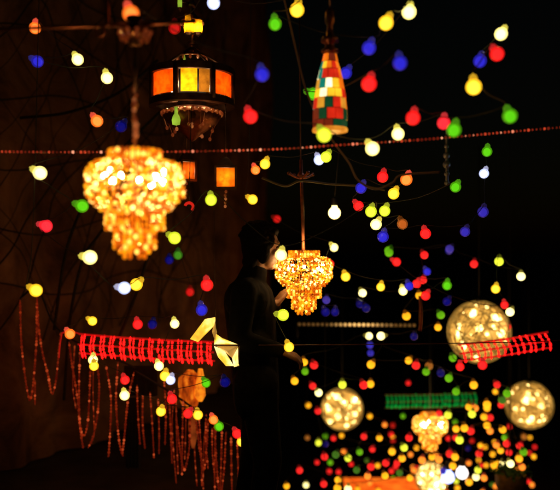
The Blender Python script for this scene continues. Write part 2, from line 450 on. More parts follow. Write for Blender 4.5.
for i in range(nseg):
    a0, a1 = 2 * PI * (i - .5) / nseg + OFF, 2 * PI * (i + .5) / nseg + OFF
    deg = math.degrees((a0 + a1) / 2) % 360      # the side facing the camera is 270
    cuts = [(.05, .95, PANE_O if (deg < 262 and deg > 190) or deg > 300 else PANE_D)]
    if 262 < deg < 290: cuts = [(.13, .57, PANE_Y), (.62, .92, PANE_D)]
    for c0, c1, mt in cuts:
        m = MB(); v, f = [], []; n = 6
        for k in range(n + 1):
            a = a0 + (a1 - a0) * (c0 + (c1 - c0) * k / n)
            for z in (-hh + .008, hh - .008): v.append(((Rw - .004) * math.cos(a), (Rw - .004) * math.sin(a), z))
        for k in range(n):
            f.append((2 * k, 2 * k + 2, 2 * k + 3, 2 * k + 1))
        m.add(v, f, 0, False)
        m.build('glass_pane', mt, wheel)
        if mt is not PANE_D:
            a = a0 + (a1 - a0) * ((c0 + c1) / 2 - .04); m = MB(); m.ball(((Rw - .085) * math.cos(a), (Rw - .085) * math.sin(a), -hh * .25), .021, 2, (1, 1, 1.2)); m.build('inner_bulb', PANEBULB, wheel)
m = MB(); m.cyl((0, 0, -hh - .03), (0, 0, hh + .1), Rw * .35, n=20); m.build('inner_drum', DARKMETAL, wheel)
m = MB(); m.lathe([(.0, -.30), (.02, -.29), (.05, -.26), (.14, -.20), (.165, -.155), (.15, -.13), (.10, -.11)], 28); m.build('lower_bowl', COPPER, wheel)
m = MB()
for i in range(26):
    a = 2 * PI * i / 26
    m.ball((.165 * math.cos(a), .165 * math.sin(a), -.145 - .0), .011, 1, (1, 1, 1.3), 0, False)
m.ring((0, 0, -.145), .165, .005, 40, 6)
for i in range(20):
    a = 2 * PI * random.random(); rr = .08 + .075 * random.random(); zz = -.2 - .08 * random.random()
    c_, s_ = math.cos(a), math.sin(a)
    m.ball((rr * c_, rr * s_, zz), .009, 1, (1, 1, 1.3), 0, False); m.tube([(rr * c_, rr * s_, zz), (.165 * c_, .165 * s_, -.145)], .0015, 4)
m.build('crystal_drops', CRYS, wheel)
def ornament_bottle(px, py, s, mtl):
    m = MB(); p = at(px, py, YW) - wc; p.y = -.16
    m.lathe([(.0, -.05), (.02, -.045), (.024, -.02), (.018, 0), (.009, .015), (.009, .045), (.012, .05)], 12, Matrix.Translation(p) @ Matrix.Scale(s, 4)); m.build('glass_bottle', mtl, wheel)
ornament_bottle(180, 121, 1.0, PANE_G); ornament_bottle(196, 117, .7, PANE_D)
m = MB(); m.cyl((.0, 0, .1), (0, 0, .62), .012, n=10); m.lathe([(.0, .62), (.03, .62), (.035, .64), (.01, .66), (.012, .8), (0, .8)], 12)
m.lathe([(.01, .36), (.06, .36), (.03, .40), (.012, .42)], 16); m.lathe([(.012, .16), (.08, .155), (.04, .2), (.012, .22)], 16)
for z_ in (.25, .31, .46, .52, .57, .70, .74): m.ball((0, 0, z_), .02, 2, (1.2, 1.2, .8))
m.build('centre_stem', BRASS, wheel)
m = MB()
for z_, r_n in ((.17, .08), (.37, .06), (.63, .045)):
    m.ring((0, 0, z_), r_n, .003, 24, 5)
    for k in range(12): m.ball((r_n * math.cos(k * PI / 6), r_n * math.sin(k * PI / 6), z_ - .012), .0075, 1, (1, 1, 1.5), 0, False)
    m.build('crystal_fringe', CRYS, wheel); m = MB()
for (px, py, w, hgt, mtl) in ((190, 27, 9, 17, PANE_Y), (199, 29, 8, 12, PANE_Y), (188, 61, 9, 6, PANE_G), (181, 4, 4, 12, PANE_G)):
    p = at(px, py, YW) - wc; p.y = -.05
    m = MB(); m.lathe([(w * PX * .5, -hgt * PX / 2), (w * PX * .56, -hgt * PX * .2), (w * PX * .5, hgt * PX / 2)], 6, Matrix.Translation(p), 0, False); m.build('small_lantern_glass', mtl, wheel)
    if mtl is PANE_Y: m = MB(); m.ball(p + Vector((.0, -.004, -.01)), .012, 2, (1, 1, 1.3)); m.build('inner_bulb', PANEBULB, wheel)
    m = MB()
    for s_ in (-1, 1): m.lathe([(w * PX * .3, s_ * hgt * PX / 2), (w * PX * .62, s_ * (hgt * PX / 2 + .002)), (w * PX * .3, s_ * (hgt * PX / 2 + .014))][::s_], 6, Matrix.Translation(p), 0, False)
    m.cyl(p + Vector((0, .015, -hgt * PX / 2 - .02)), p + Vector((0, .015, hgt * PX / 2 + .02)), .004, n=6); m.cyl(p, (0, 0, p.z), .006, n=6); m.build('small_lantern_frame', DARKBRASS, wheel)
m = MB(); m.cyl((0, 0, .78), (0, 0, 1.7), .006, n=6); m.build('chain', DARKBRASS, wheel)

# square lanterns on chains below the drum
PANE_S = lit_pane('square_lantern_glass', (1.0, .20, .006), .92); PANE_S2 = lit_pane('square_lantern_dim_glass', (.45, .07, .004), .8)
def square_lantern(px, py, Y, w, h_, mtl, rot, label):
    c = at(px, py, Y); q = Y / FPX
    root = thing('square_lantern', c, label, 'lantern', 'small square lanterns under the drum')
    W_, H_ = w * q, h_ * q
    for i in range(4):
        M = Matrix.Rotation(PI / 2 * i, 4, 'Z'); m = MB(); x_, z_, y_ = W_ / 2 - .006, H_ / 2 - .004, -W_ / 2 + .003; m.add([(-x_, y_, -z_), (x_, y_, -z_), (x_, y_, z_), (-x_, y_, z_)], [(0, 1, 2, 3)], 0, False, M); m.build('glass_pane', mtl, root)
    m = MB()
    for sx in (-1, 1):
        for sy in (-1, 1): m.box((sx * W_ / 2, sy * W_ / 2, 0), (.010, .010, H_))
    for s_ in (-1, 1): m.box((0, 0, s_ * (H_ / 2 + .004)), (W_ + .012, W_ + .012, .012))
    m.lathe([(W_ * .6, H_ / 2 + .01), (W_ * .25, H_ / 2 + .05), (.01, H_ / 2 + .06)], 4, None, 0, False, PI / 4); m.build('lantern_frame', DARKBRASS, root)
    m = MB(); m.ball((0, 0, -.005), .017, 2, (1, 1, 1.3)); m.build('inner_bulb', PANEBULB, root)
    m = MB(); m.cyl((0, 0, H_ / 2 + .05), (0, 0, (py - 94) * q), .003, n=6); m.build('chain', DARKBRASS, root)
    m = MB()
    for k in range(5): m.ball((random.uniform(-.006, .006), 0, -H_ / 2 - .02 - k * .02), .008, 1, (1, 1, 1.2), 0, False)
    m.build('bead_tassel', CRYS, root)
    root.rotation_euler.z = rot
square_lantern(225.5, 178, 4.2, 20, 20, PANE_S, .08, 'glowing orange square glass lantern hanging on a chain below the drum lantern')
square_lantern(186, 171, 4.35, 15, 18, PANE_S2, .5, 'dim orange square lantern half hidden behind the large bead lamp')
# red ring ornament, given a glow of its own
m = MB(); c = at(189, 207, 3.7); m.tube([Vector((.020 * math.cos(a), 0,   .020 * math.sin(a))) for a in [-.9 + k * .25 for k in range(16)]], .007, 8); m.cyl((0, 0, .024), (0, .1, .5), .002, n=5, mi=1)
tag(m.build('ring_ornament', [mat('red_ring_glow', (.4, .02, .01), .3, emis=(1, .02, .012), power=.55), CABLE], None, c), 'small open red ring ornament beside the large bead lamp', 'ring light')

# ------------------------------------------------------------------ mosaic bottle lantern
YB = 3.0; q = YB / FPX; bc = at(330, 130, YB)
bot = thing('mosaic_lantern', bc, 'bottle shaped lantern of red, orange and teal mosaic glass hanging on a rod', 'lantern')
MOS = [('orange', (1.0, .20, .006), 1.05), ('yellow', (1.0, .55, .02), 1.35), ('red', (.9, .03, .01), .8), ('teal', (.01, .30, .22), .8), ('white', (1.0, .84, .45), 2.4), ('green', (.01, .09, .03), .6), ('darkred', (.28, .03, .01), .6), ('amber', (.9, .40, .03), .9)]  # white and yellow tiles carry the hot centre of the lamp light
MM = [glow_panel('mosaic_' + n, [(.3, tuple(x * .55 for x in c)), (.7, c)], p, 22, c) for n, c, p in MOS]
GROUT = mat('mosaic_grout', (.02, .008, .004), .7)
MI = {n: i for i, (n, c, p) in enumerate(MOS)}
rows = [(0, 17), (9, 17.5), (20, 17.3), (31, 16.2), (40, 14.8), (50, 13.0), (60, 10.6), (68, 8.2), (76, 6.6)]
front = {0: ['darkred', 'darkred', 'green', 'green'], 1: ['darkred', 'green', 'red', 'green'], 2: ['amber', 'green', 'red', 'amber'], 3: ['yellow', 'white', 'yellow', 'red'], 4: ['teal', 'white', 'yellow', 'orange'],
         5: ['teal', 'red', 'red', 'orange'], 6: ['yellow', 'orange', 'red', 'orange'], 7: ['orange', 'orange', 'darkred', 'orange']}
m = MB(); NS = 12
names = [x[0] for x in MOS]
for j in range(len(rows) - 1):
    (h0, r0), (h1, r1) = rows[j], rows[j + 1]
    for i in range(NS):
        a0, a1 = 2 * PI * i / NS + .12 + .15 * (j % 2), 2 * PI * (i + 1) / NS + .12 + .15 * (j % 2)
        deg = math.degrees((a0 + a1) / 2) % 360
        k = int((deg - 205) // 32) if 205 <= deg < 333 else None
        nm = front[j][k] if k is not None and 0 <= k < 4 else random.choice(names)
        g_ = .03; v = []
        for rr in (1.0, .93):
            for (a, hgt, r) in ((a0 + g_, h0 + .4, r0), (a1 - g_, h0 + .4, r0), (a1 - g_, h1 - .4, r1), (a0 + g_, h1 - .4, r1)):
                v.append((r * rr * q * math.cos(a), r * rr * q * math.sin(a), hgt * q))
        m.add(v, [(0, 1, 2, 3), (7, 6, 5, 4), (0, 4, 5, 1), (1, 5, 6, 2), (2, 6, 7, 3), (3, 7, 4, 0)], MI[nm], False)
m.build('mosaic_glass', MM, bot)
m = MB(); m.lathe([(r * .92 * q, h_ * q) for h_, r in rows], 24); m.build('glass_body', GROUT, bot)
m = MB(); m.lathe([(15.5 * q, -2 * q), (17.5 * q, -2 * q), (18 * q, 0), (17 * q, 2 * q)], 28); m.build('base_ring', glow_panel('amber_base', [(.3, (.6, .13, .01)), (.7, (1, .42, .03))], .9, 18), bot)
m = MB(); m.lathe([(6.8 * q, 76 * q), (9 * q, 78 * q), (9 * q, 80 * q), (5 * q, 82 * q), (5 * q, 86 * q), (9 * q, 88 * q), (8.5 * q, 92 * q), (4 * q, 94 * q), (3 * q, 104 * q), (5 * q, 108 * q), (4.5 * q, 118 * q), (2 * q, 122 * q), (0, 122 * q)], 18); m.build('metal_neck', COPPER, bot)
m = MB(); m.cyl((0, 0, 122 * q), (0, 0, 170 * q), .004, n=6); m.build('chain', DARKBRASS, bot)

# ------------------------------------------------------------------ wires
def wire(name, pts, r, mtl, label, cat, beads=None):
    root = thing(name, pts[0], label, cat)
    P = smooth([p - pts[0] for p in pts], 14)
    m = MB(); m.tube(P, r, 6); m.build('strand', mtl, root)
    if beads:
        m = MB(); L = 0
        for i in range(len(P) - 1):
            d = (P[i + 1] - P[i]).length; L += d
            while L > beads[0]:
                L -= beads[0]; m.ball(P[i + 1] - (P[i + 1] - P[i]).normalized() * L, beads[1] * random.uniform(.7, 1.25), 1, (1, 1, 1), 0, False)
        m.build('beads', beads[2], root)
GB = bead_mat('garland_glint', [(0, (.06, .006, .002)), (.5, (.22, .02, .008)), (.85, (.55, .06, .02)), (1, (1.0, .45, .25))], .9, (.6, .12, .06), .15, (1, .4, .2))  # sparkle of the garland put into its beads as emission
wire('bead_garland', [at(-40, 151, 3.2), at(40, 152, 3.15), at(140, 152, 3.1), at(210, 151, 3.1), at(280, 149, 3.1), at(340, 145, 3.1), at(430, 139, 3.15), at(530, 130, 3.2), at(600, 124, 3.2)], .0026, COPPER,
     'long red bead garland strung level below the mosaic bottle lantern', 'garland', (.017, .0052, GB))
wire('cable', [at(279, -20, 3.3), at(288, 15, 3.3), at(296, 50, 3.3), at(306, 90, 3.3), at(320, 122, 3.3), at(335, 144, 3.3), at(349, 163, 3.3), at(358, 180, 3.3), at(375, 189, 3.3), at(392, 183, 3.3), at(402, 175, 3.3), at(440, 172, 3.3)], .0048, mat('brown_cable', (.13, .07, .045), .6), 'brown cable sagging past the mosaic lantern and hooking up beside the red bulb', 'cable')
wire('cable', [at(262, 178, 4.2), at(285, 186, 4.2), at(301, 181, 4.2), at(330, 184, 4.2), at(362, 186, 4.2), at(385, 190, 4.2)], .006, mat('tan_cable', (.11, .08, .03), .7), 'tan cable stretched level from the copper cross above the small lamp', 'cable')
wire('cable', [at(150, 344, 4.1), at(215, 345, 4.0), at(300, 345, 3.9), at(400, 344, 4.0), at(520, 342, 4.2), at(620, 338, 4.2)], .0028, mat('dark_red_cable', (.12, .03, .02), .5), 'thin dark red wire stretched level across the paper star lantern', 'cable')
wire('hanging_chain', [at(447, 128, 4.2), at(446.5, 150, 4.2), at(447, 185, 4.2)], .009, mat('dull_grey_metal', (.25, .27, .27), .4, .7), 'dull grey hanging chain below the pink bulb and over the garland', 'chain', (.05, .02, mat('dull_grey_link', (.3, .32, .32), .4, .6)))
wire('hanging_bracket', [at(420, 296, 5.2), at(421, 315, 5.2), at(420, 331, 5.2)], .012, COPPER, 'short brass bracket hanging below the yellow and red bulb pair', 'bracket', (.24, .022, BRASS))

# ------------------------------------------------------------------ light nets (rope light curtains)
def glowtube(name, col, p): return mat(name, col, .4, emis=col, power=p)
def light_net(label, tl, tr, drop, n, slant, mtl, rail, r, doubles=False, rows=0, dots=7, group='rope light nets along the awnings'):
    root = thing('light_net', tl, label, 'light net', group)
    L = tr - tl
    m = MB(); m.tube([Vector((0, 0, 0)), L * .33 + Vector((0, 0, -.006)), L * .66 + Vector((0, 0, -.006)), L], .007, 6); m.build('top_rail', rail, root)
    m = MB(); m.tube([drop, drop + L * .5 + Vector((0, 0, -.008)), drop + L], .006, 6); m.build('bottom_rail', rail, root)
    for i in range(n):
        t_ = (i + .5) / n
        if doubles: t_ += (.16 if i % 2 == 0 else -.16) / n
        a = L * (t_ + random.uniform(-.05, .05) / n) + Vector((0, random.uniform(-.01, .01), random.uniform(-.008, .004))); b = a + drop * random.uniform(.97, 1.03) + slant * random.uniform(.8, 1.2)
        m = MB(); mid = (a + b) / 2 + Vector((random.uniform(-.006, .006), -.05, random.uniform(-.006, .006)))
        P = smooth([a, mid, b], 6)
        m.tube(P, r * .38, 6)
        for k in range(dots):
            p = P[int(round((k + .5) / dots * (len(P) - 1)))]
            m.ball(p, r * random.uniform(.75, 1.3), 1)
        m.build('light_tube', mtl, root)
    for k in range(rows):
        m = MB(); a = drop * ((k + 1) / (rows + 1)) + Vector((0, -.04, 0)); m.tube([a, a + L], .006, 6); m.build('cross_wire', rail, root)
    return root
REDT = glowtube('red_rope_light', (1.0, .0075, .0065), 2.6)
REDRAIL = mat('red_rail', (.4, .03, .02), .4, emis=(1, .012, .01), power=.3)
YL = 4.7
light_net('red rope light net hanging on the canvas above the bead fringe', at(79, 334, YL), at(214, 342, YL), at(80, 353, YL) - at(79, 334, YL), 28, at(214, 365, YL) - at(214, 361, YL), REDT, REDRAIL, .0064, True, 1, 9)
light_net('slanting red rope light net in front of the largest thread ball', at(458, 345, 5.0), at(548, 332, 5.0), at(458, 361, 5.0) - at(458, 345, 5.0), 14, at(464, 362, 5.0) - at(459, 361, 5.0), REDT, REDRAIL, .0072, False, 1, 8)
GRT = bead_mat('green_rope_light', [(0, (.0005, .02, .003)), (.4, (.001, .14, .016)), (.8, (.004, .34, .035)), (1, (.05, .7, .16))], 1.15, (.002, .05, .01), .02, (.1, .5, .2)); GRT2 = mat('green_rail', (.1, .06, .02), .4, emis=(.10, .06, .01), power=.35)
light_net('dim green rope light net above the small blurred bead lamp', at(385, 395, 7.4), at(476, 393, 7.4), at(385, 408, 7.4) - at(385, 395, 7.4), 22, Vector((0, 0, 0)), GRT, GRT2, .0135, False, 1, 4)
m = MB(); m.tube(smooth([at(62, 333, YL), at(70, 331, YL), at(80, 334, YL)]), .005, 6); m.tube(smooth([at(62, 333, YL), at(60, 345, YL), at(59, 358, YL)]), .004, 6)
tag(m.build('rope_light_lead', REDRAIL), 'loose bent red lead of the rope light net above the fringe', 'rope light')

# rail of warm white lamps
YR = 6.6; a0 = at(297, 324, YR); a1 = at(416, 325, YR)
rail = thing('led_rail', a0, 'level rail of small warm white lamps beyond the small bead lamp', 'light rail')
m = MB(); m.cyl((0, .02, 0), a1 - a0 + Vector((0, .02, 0)), .02, n=8); m.cyl((0, .02, 0), (0, .02, -.12), .012, n=6); m.build('rail_bar', DARKMETAL, rail)
for i in range(26):
    t_ = (i + .5) / 26
    lv = .015 + .9 * math.exp(-((t_ - .52) / .16) ** 2) + random.uniform(0, .05)
    key = 'led_%d' % int(lv * 12)
    ml = bpy.data.materials.get(key) or mat(key, (.8, .6, .3), .4, emis=(1, .55, .16), power=max(.03, lv * 1.5))
    m = MB(); m.ball((a1 - a0) * t_ + Vector((0, -.02, 0)), .0135, 2); m.build('led_lamp', ml, rail)

# ------------------------------------------------------------------ bead fringe
def fringe_strand(P, r, root):
    m = MB(); P = smooth([p for p in P], 10); m.tube(P, r * .4, 5); L = 0
    for i in range(len(P) - 1):
        d = (P[i + 1] - P[i]).length; L += d
        while L > r * 2.6:
            L -= r * 2.6; m.ball(P[i + 1] - (P[i + 1] - P[i]).normalized() * L, r * random.uniform(.75, 1.2), 1, (1, 1, 1.2), 0, False)
    m.build('bead_strand', FRM, root)
FRM = bead_mat('fringe_beads', [(0, (.05, .005, .001)), (.5, (.13, .014, .003)), (.85, (.40, .045, .008)), (1, (.9, .16, .04))], .48, (.45, .05, .015), .05, (.9, .25, .12))  # light of the red net and its glints put in as emission
fr = thing('bead_fringe', at(60, 340, 4.85), 'curtain of hanging red bead strands and loops below the red light net', 'bead curtain')
fo = at(60, 340, 4.85)
def F(pts, Y=4.85, r=.0076): fringe_strand([at(x, y, Y) - fo for x, y in pts], r, fr)
F([(37, 290), (38, 320), (42, 350), (48, 375), (52, 394), (56, 380), (59, 350), (61, 332)])
F([(20, 300), (22, 350), (30, 400), (36, 350), (37, 300)]); F([(35, 380), (35, 405)])
F([(69, 342), (72, 365), (77, 395), (80, 425), (84, 436), (88, 420), (90, 380), (91, 352)])
F([(80, 350), (79, 390), (80, 426), (83, 447)]); F([(95, 356), (99, 380), (98, 410), (93, 437), (88, 448)])
F([(106, 365), (111, 400), (109, 450), (108, 457)]); F([(118, 362), (116, 400), (119, 440), (123, 456)]); F([(134, 372), (128, 400), (124, 440), (122, 455)])
for x, y0, y1, dx in ((137, 385, 438, 3), (143, 390, 456, 2), (150, 392, 458, 4), (158, 398, 462, 1), (169, 395, 470, 3), (176, 398, 476, 2), (183, 400, 470, -1), (199, 418, 480, 3), (206, 424, 462, 2), (216, 424, 498, -1), (222, 430, 500, -2), (231, 436, 500, 1), (243, 444, 498, -2), (164, 380, 440, 1), (212, 428, 480, 3), (237, 440, 500, 2)):
    F([(x, y0), (x + dx * .5 + random.uniform(-1.5, 1.5), (y0 + y1) / 2), (x + dx, y1 + random.uniform(-8, 8))], 4.85 + random.uniform(-.05, .25), random.uniform(.0055, .0075))
for k in range(6):
    x = random.uniform(66, 240); y0 = 345 + max(0, x - 120) * .8; F([(x, y0), (x + random.uniform(-3, 3), y0 + 40), (x + random.uniform(-3, 3), y0 + random.uniform(60, 105))], random.uniform(4.9, 5.3), .0045)
F([(176, 415), (180, 450), (184, 470), (189, 450), (190, 420)]); F([(196, 420), (200, 452), (204, 470), (207, 440), (208, 420)])
F([(214, 425), (217, 470), (220, 498), (224, 470), (226, 432)])
m = MB(); m.tube(smooth([at(134, 370, 4.87) - fo, at(170, 392, 4.87) - fo, at(210, 420, 4.87) - fo, at(246, 446, 4.87) - fo]), .008, 6)
m.tube(smooth([at(20, 298, 4.87) - fo, at(38, 290, 4.87) - fo, at(62, 333, 4.87) - fo, at(136, 368, 4.87) - fo]), .006, 6); m.build('header_cord', CABLE, fr)

# crumpled orange cloth lantern above the fringe
cl = thing('cloth_lantern', at(193, 370, 5.1), 'crumpled orange cloth lantern with a tail between bulbs over the fringe', 'cloth lantern')
def crumple(prof, n, M, seed, amp):
    rnd = random.Random(seed); v, f = [], []; ph = [rnd.uniform(0, 6) for _ in range(6)]
    for i, (r, z) in enumerate(prof):
        for k in range(n):
            a = 2 * PI * k / n
            w = 1 + amp * (math.sin(3 * a + ph[0] + z * 20) + .7 * math.sin(5 * a + ph[1] - z * 31) + .5 * math.sin(9 * a + ph[2] + z * 12))
            v.append(M @ Vector((r * w * math.cos(a), r * w * math.sin(a), z)))
    for i in range(len(prof) - 1):
        for k in range(n): f.append((i * n + k, i * n + (k + 1) % n, (i + 1) * n + (k + 1) % n, (i + 1) * n + k))
    return v, f
def ginterp(pr, n=10):
    out = []
    for i in range(len(pr) - 1):
        for k in range(n): t_ = k / n; out.append((pr[i][0] * (1 - t_) + pr[i + 1][0] * t_, pr[i][1] * (1 - t_) + pr[i + 1][1] * t_))
    return out + [pr[-1]]
q5 = 5.1 / FPX
ORC = glow_panel('orange_cloth', [(.32, (.05, .006, .001)), (.50, (.45, .06, .003)), (.70, (1.0, .24, .01))], .85, 30, (.5, .12, .02), (1, 1, .3))  # lantern light put into the cloth as emission, pocket brighter, tail dimmer
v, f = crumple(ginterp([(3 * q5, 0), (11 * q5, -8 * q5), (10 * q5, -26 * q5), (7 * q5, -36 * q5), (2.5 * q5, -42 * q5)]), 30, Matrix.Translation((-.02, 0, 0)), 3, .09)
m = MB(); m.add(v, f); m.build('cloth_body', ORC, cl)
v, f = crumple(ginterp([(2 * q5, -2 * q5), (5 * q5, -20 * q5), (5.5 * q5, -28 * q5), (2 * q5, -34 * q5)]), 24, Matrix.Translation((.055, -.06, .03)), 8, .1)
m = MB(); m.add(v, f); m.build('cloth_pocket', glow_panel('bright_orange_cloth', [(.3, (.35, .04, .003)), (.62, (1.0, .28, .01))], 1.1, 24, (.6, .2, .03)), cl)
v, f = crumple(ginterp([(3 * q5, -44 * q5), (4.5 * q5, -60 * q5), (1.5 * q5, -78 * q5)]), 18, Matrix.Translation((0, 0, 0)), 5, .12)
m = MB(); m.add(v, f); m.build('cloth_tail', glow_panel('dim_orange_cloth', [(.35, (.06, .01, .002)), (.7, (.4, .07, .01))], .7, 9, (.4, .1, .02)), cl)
# dark drape added where the fringe has only an unlit gap
def shade_panel(name, x0, x1, y0, y1, Y, label, amp=.02):
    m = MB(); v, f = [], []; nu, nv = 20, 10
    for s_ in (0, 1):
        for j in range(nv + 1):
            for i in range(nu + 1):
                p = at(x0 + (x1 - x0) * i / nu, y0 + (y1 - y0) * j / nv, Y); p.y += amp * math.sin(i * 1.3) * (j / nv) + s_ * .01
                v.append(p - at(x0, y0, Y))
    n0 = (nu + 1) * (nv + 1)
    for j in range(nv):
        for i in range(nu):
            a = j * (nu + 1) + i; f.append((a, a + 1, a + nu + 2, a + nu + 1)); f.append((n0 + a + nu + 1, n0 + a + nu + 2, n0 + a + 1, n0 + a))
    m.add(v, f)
    return tag(m.build(name, mat('shade_black', (.012, .01, .01), .95), None, at(x0, y0, Y)), label, 'shade_panel')
shade_panel('dark_shade_panel', 124, 157, 366, 396, 5.0, 'black panel standing in for the unlit gap under the red light net')
shade_panel('dark_shade_panel', 126, 140, 398, 468, 5.0, 'narrow black panel standing in for shade in the bead fringe gap')

# ------------------------------------------------------------------ paper star lantern
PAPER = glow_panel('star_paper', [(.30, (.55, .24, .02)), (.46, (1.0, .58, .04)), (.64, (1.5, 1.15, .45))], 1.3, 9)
PAPERD = glow_panel('star_paper_dim', [(.3, (.16, .07, .01)), (.7, (.6, .32, .06))], .9, 9)  # lantern glow put into the paper; dimmer copy for the darker faces
YS = 3.85; sc_ = at(216, 343, YS)
star = thing('paper_star_lantern', sc_, 'yellow folded paper star lantern at the end of the red net', 'star lantern')
def spike(pts2, depth, mtl, apex=None):
    P = [at(x, y, YS) - sc_ for x, y in pts2]; c = sum(P, Vector()) / len(P)
    v = P + [c + Vector((0, -depth, 0)), c + Vector((0, depth, 0))]; n = len(P); f = []
    for i in range(n): f += [(i, (i + 1) % n, n), ((i + 1) % n, i, n + 1)]
    m = MB(); m.add(v, f, 0, False); m.build('star_point', mtl, star)
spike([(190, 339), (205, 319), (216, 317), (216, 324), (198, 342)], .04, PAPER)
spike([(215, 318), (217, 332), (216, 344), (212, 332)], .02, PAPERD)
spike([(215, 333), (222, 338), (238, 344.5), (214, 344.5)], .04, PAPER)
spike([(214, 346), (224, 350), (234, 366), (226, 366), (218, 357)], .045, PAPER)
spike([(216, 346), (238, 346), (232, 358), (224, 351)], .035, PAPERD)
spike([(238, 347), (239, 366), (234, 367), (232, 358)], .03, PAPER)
m = MB(); m.tube([at(216, 317, YS) - sc_, at(215, 300, YS) - sc_, at(214, 210, YS) - sc_], .002, 5)
for a, b in (((216, 345), (238, 345)), ((216, 317), (216, 346)), ((239, 346), (238, 367))): m.cyl(at(*a, YS) - sc_, at(*b, YS) - sc_, .004, n=6)
m.build('wire_frame', DARKBRASS, star)

# ------------------------------------------------------------------ thread balls full of small lamps
SPOT = mat('warm_led', (1, .8, .5), .4, emis=(1, .74, .36), power=24)
def thread_ball(px, py, Y, rp, nled, spot, label, shell_pow, seed, led_r=.02, explicit=()):
    rnd = random.Random(seed); R = rp * Y / FPX
    root = thing('thread_ball_lantern', at(px, py, Y), label, 'ball lantern', 'thread ball lanterns with white lamps')
    sm = glow_panel('thread_paper_%d' % seed, [(.34, (.10, .05, .004)), (.52, (.34, .20, .025)), (.70, (.9, .66, .22))], shell_pow, 3.0 / R * .35, (.3, .21, .09))
    N, Lk = sm.node_tree.nodes, sm.node_tree.links; pb = N['Principled BSDF']; ou = N['Material Output']
    tr = N.new('ShaderNodeBsdfTranslucent'); tr.inputs['Color'].default_value = (.62, .43, .15, 1); tp = N.new('ShaderNodeBsdfTransparent'); tp.inputs['Color'].default_value = (1, .85, .55, 1)
    x1 = N.new('ShaderNodeMixShader'); x1.inputs[0].default_value = .5; Lk.new(tr.outputs[0], x1.inputs[1]); Lk.new(tp.outputs[0], x1.inputs[2])
    x2 = N.new('ShaderNodeMixShader'); x2.inputs[0].default_value = .45; Lk.new(x1.outputs[0], x2.inputs[1]); Lk.new(pb.outputs[0], x2.inputs[2]); Lk.new(x2.outputs[0], ou.inputs['Surface'])
    m = MB(); m.ball((0, 0, 0), R * .93, 4); m.build('paper_shell', sm, root)
    m = MB()
    for k in range(46):
        ax = Vector((rnd.gauss(0, 1), rnd.gauss(0, 1), rnd.gauss(0, 1))).normalized(); off = rnd.uniform(-.35, .35)
        M = frame_for(ax); rr = math.sqrt(1 - off * off) * R * rnd.uniform(.955, .985)
        m.tube([M @ Vector((rr * math.cos(2 * PI * i / 40), rr * math.sin(2 * PI * i / 40), off * R)) for i in range(40)], R * .015, 5, 0, True)
    m.build('thread_wrap', glow_panel('thread_%d' % seed, [(.3, (.08, .035, .003)), (.7, (.36, .21, .04))], shell_pow, 8, (.16, .10, .04)), root)
    pts = []
    for (ex, ey, er) in explicit:
        x, z = (ex - px) / rp, -(ey - py) / rp; d2 = min(.99, x * x + z * z)
        pts.append((Vector((x, -math.sqrt(1 - d2), z)).normalized(), er))
    tries = 0
    while len(pts) < nled and tries < 4000:
        tries += 1
        p = Vector((rnd.gauss(0, 1), rnd.gauss(0, 1), rnd.gauss(0, 1))).normalized()
        if explicit and -.8 < p.y < .2 and len(pts) > len(explicit) + 8: continue
        if all((p - o[0]).length > .35 for o in pts): pts.append((p, rnd.uniform(.3, .8)))
    for p, er in pts:
        m = MB(); m.ball(p * R * (.86 - .04 * er), led_r * er * .62, 2); m.build('led_lamp', spot, root)
    m = MB(); m.cyl((0, 0, R * .95), (0, 0, R + 1.2), .004, n=6); m.lathe([(0, R * .9), (R * .13, R * .94), (R * .1, R * 1.04), (0, R * 1.06)], 12); m.build('hanging_wire', CABLE, root)
    return root
thread_ball(479, 332, 6.0, 32, 22, SPOT, 'largest warm thread ball lantern behind the slanting red net', .75, 1, .033,
            [(467, 309, 1.2), (469, 306, .8), (492, 312, 1.2), (497, 315, .9), (472, 324, 1.25), (450, 327, 1.1), (451, 334, 1.2), (452, 322, .8), (499, 331, 1.4), (480, 331, .6), (456, 348, 1.1), (474, 361, 1.1), (488, 322, .5), (463, 333, .5)])
thread_ball(342, 409, 7.6, 21.5, 22, SPOT, 'round golden thread ball lantern dotted with white lamps below the rail', .62, 2, .032,
            [(334.5, 392, 1.3), (343, 398, 1.4), (356, 396, 1.5), (325, 406, 1.3), (335.5, 414, 1.4), (355.5, 412, 1.3), (326.5, 424, 1.2), (347, 427, 1.1), (356, 424, 1.0), (346, 416, .7), (361, 407, .7), (349, 402, .7)])
thread_ball(529, 405, 7.4, 24, 22, SPOT, 'golden thread ball lantern above the planted basket', .6, 4, .032,
            [(519, 396, 1.5), (521, 393, 1.2), (508.5, 408, 1.0), (523, 388, .9), (523, 421, 1.3), (526, 417, 1.2), (515, 422, .9), (536, 402, 1.2), (540, 415, 1.0), (534, 388, 1.0)])
thread_ball(432, 478, 7.8, 17, 34, mat('white_led', (1, .85, .6), .4, emis=(1, .82, .45), power=20), 'low thread ball lantern with a ring of white lamps over the orange awning', .4, 5, .036,
            [(420, 471, 1.2), (429, 469, 1.1), (417, 481, 1.1), (433, 480, 1.2), (428, 488, 1.1), (440, 477, 1.0), (443, 485, 1.0), (436, 488, 1)])

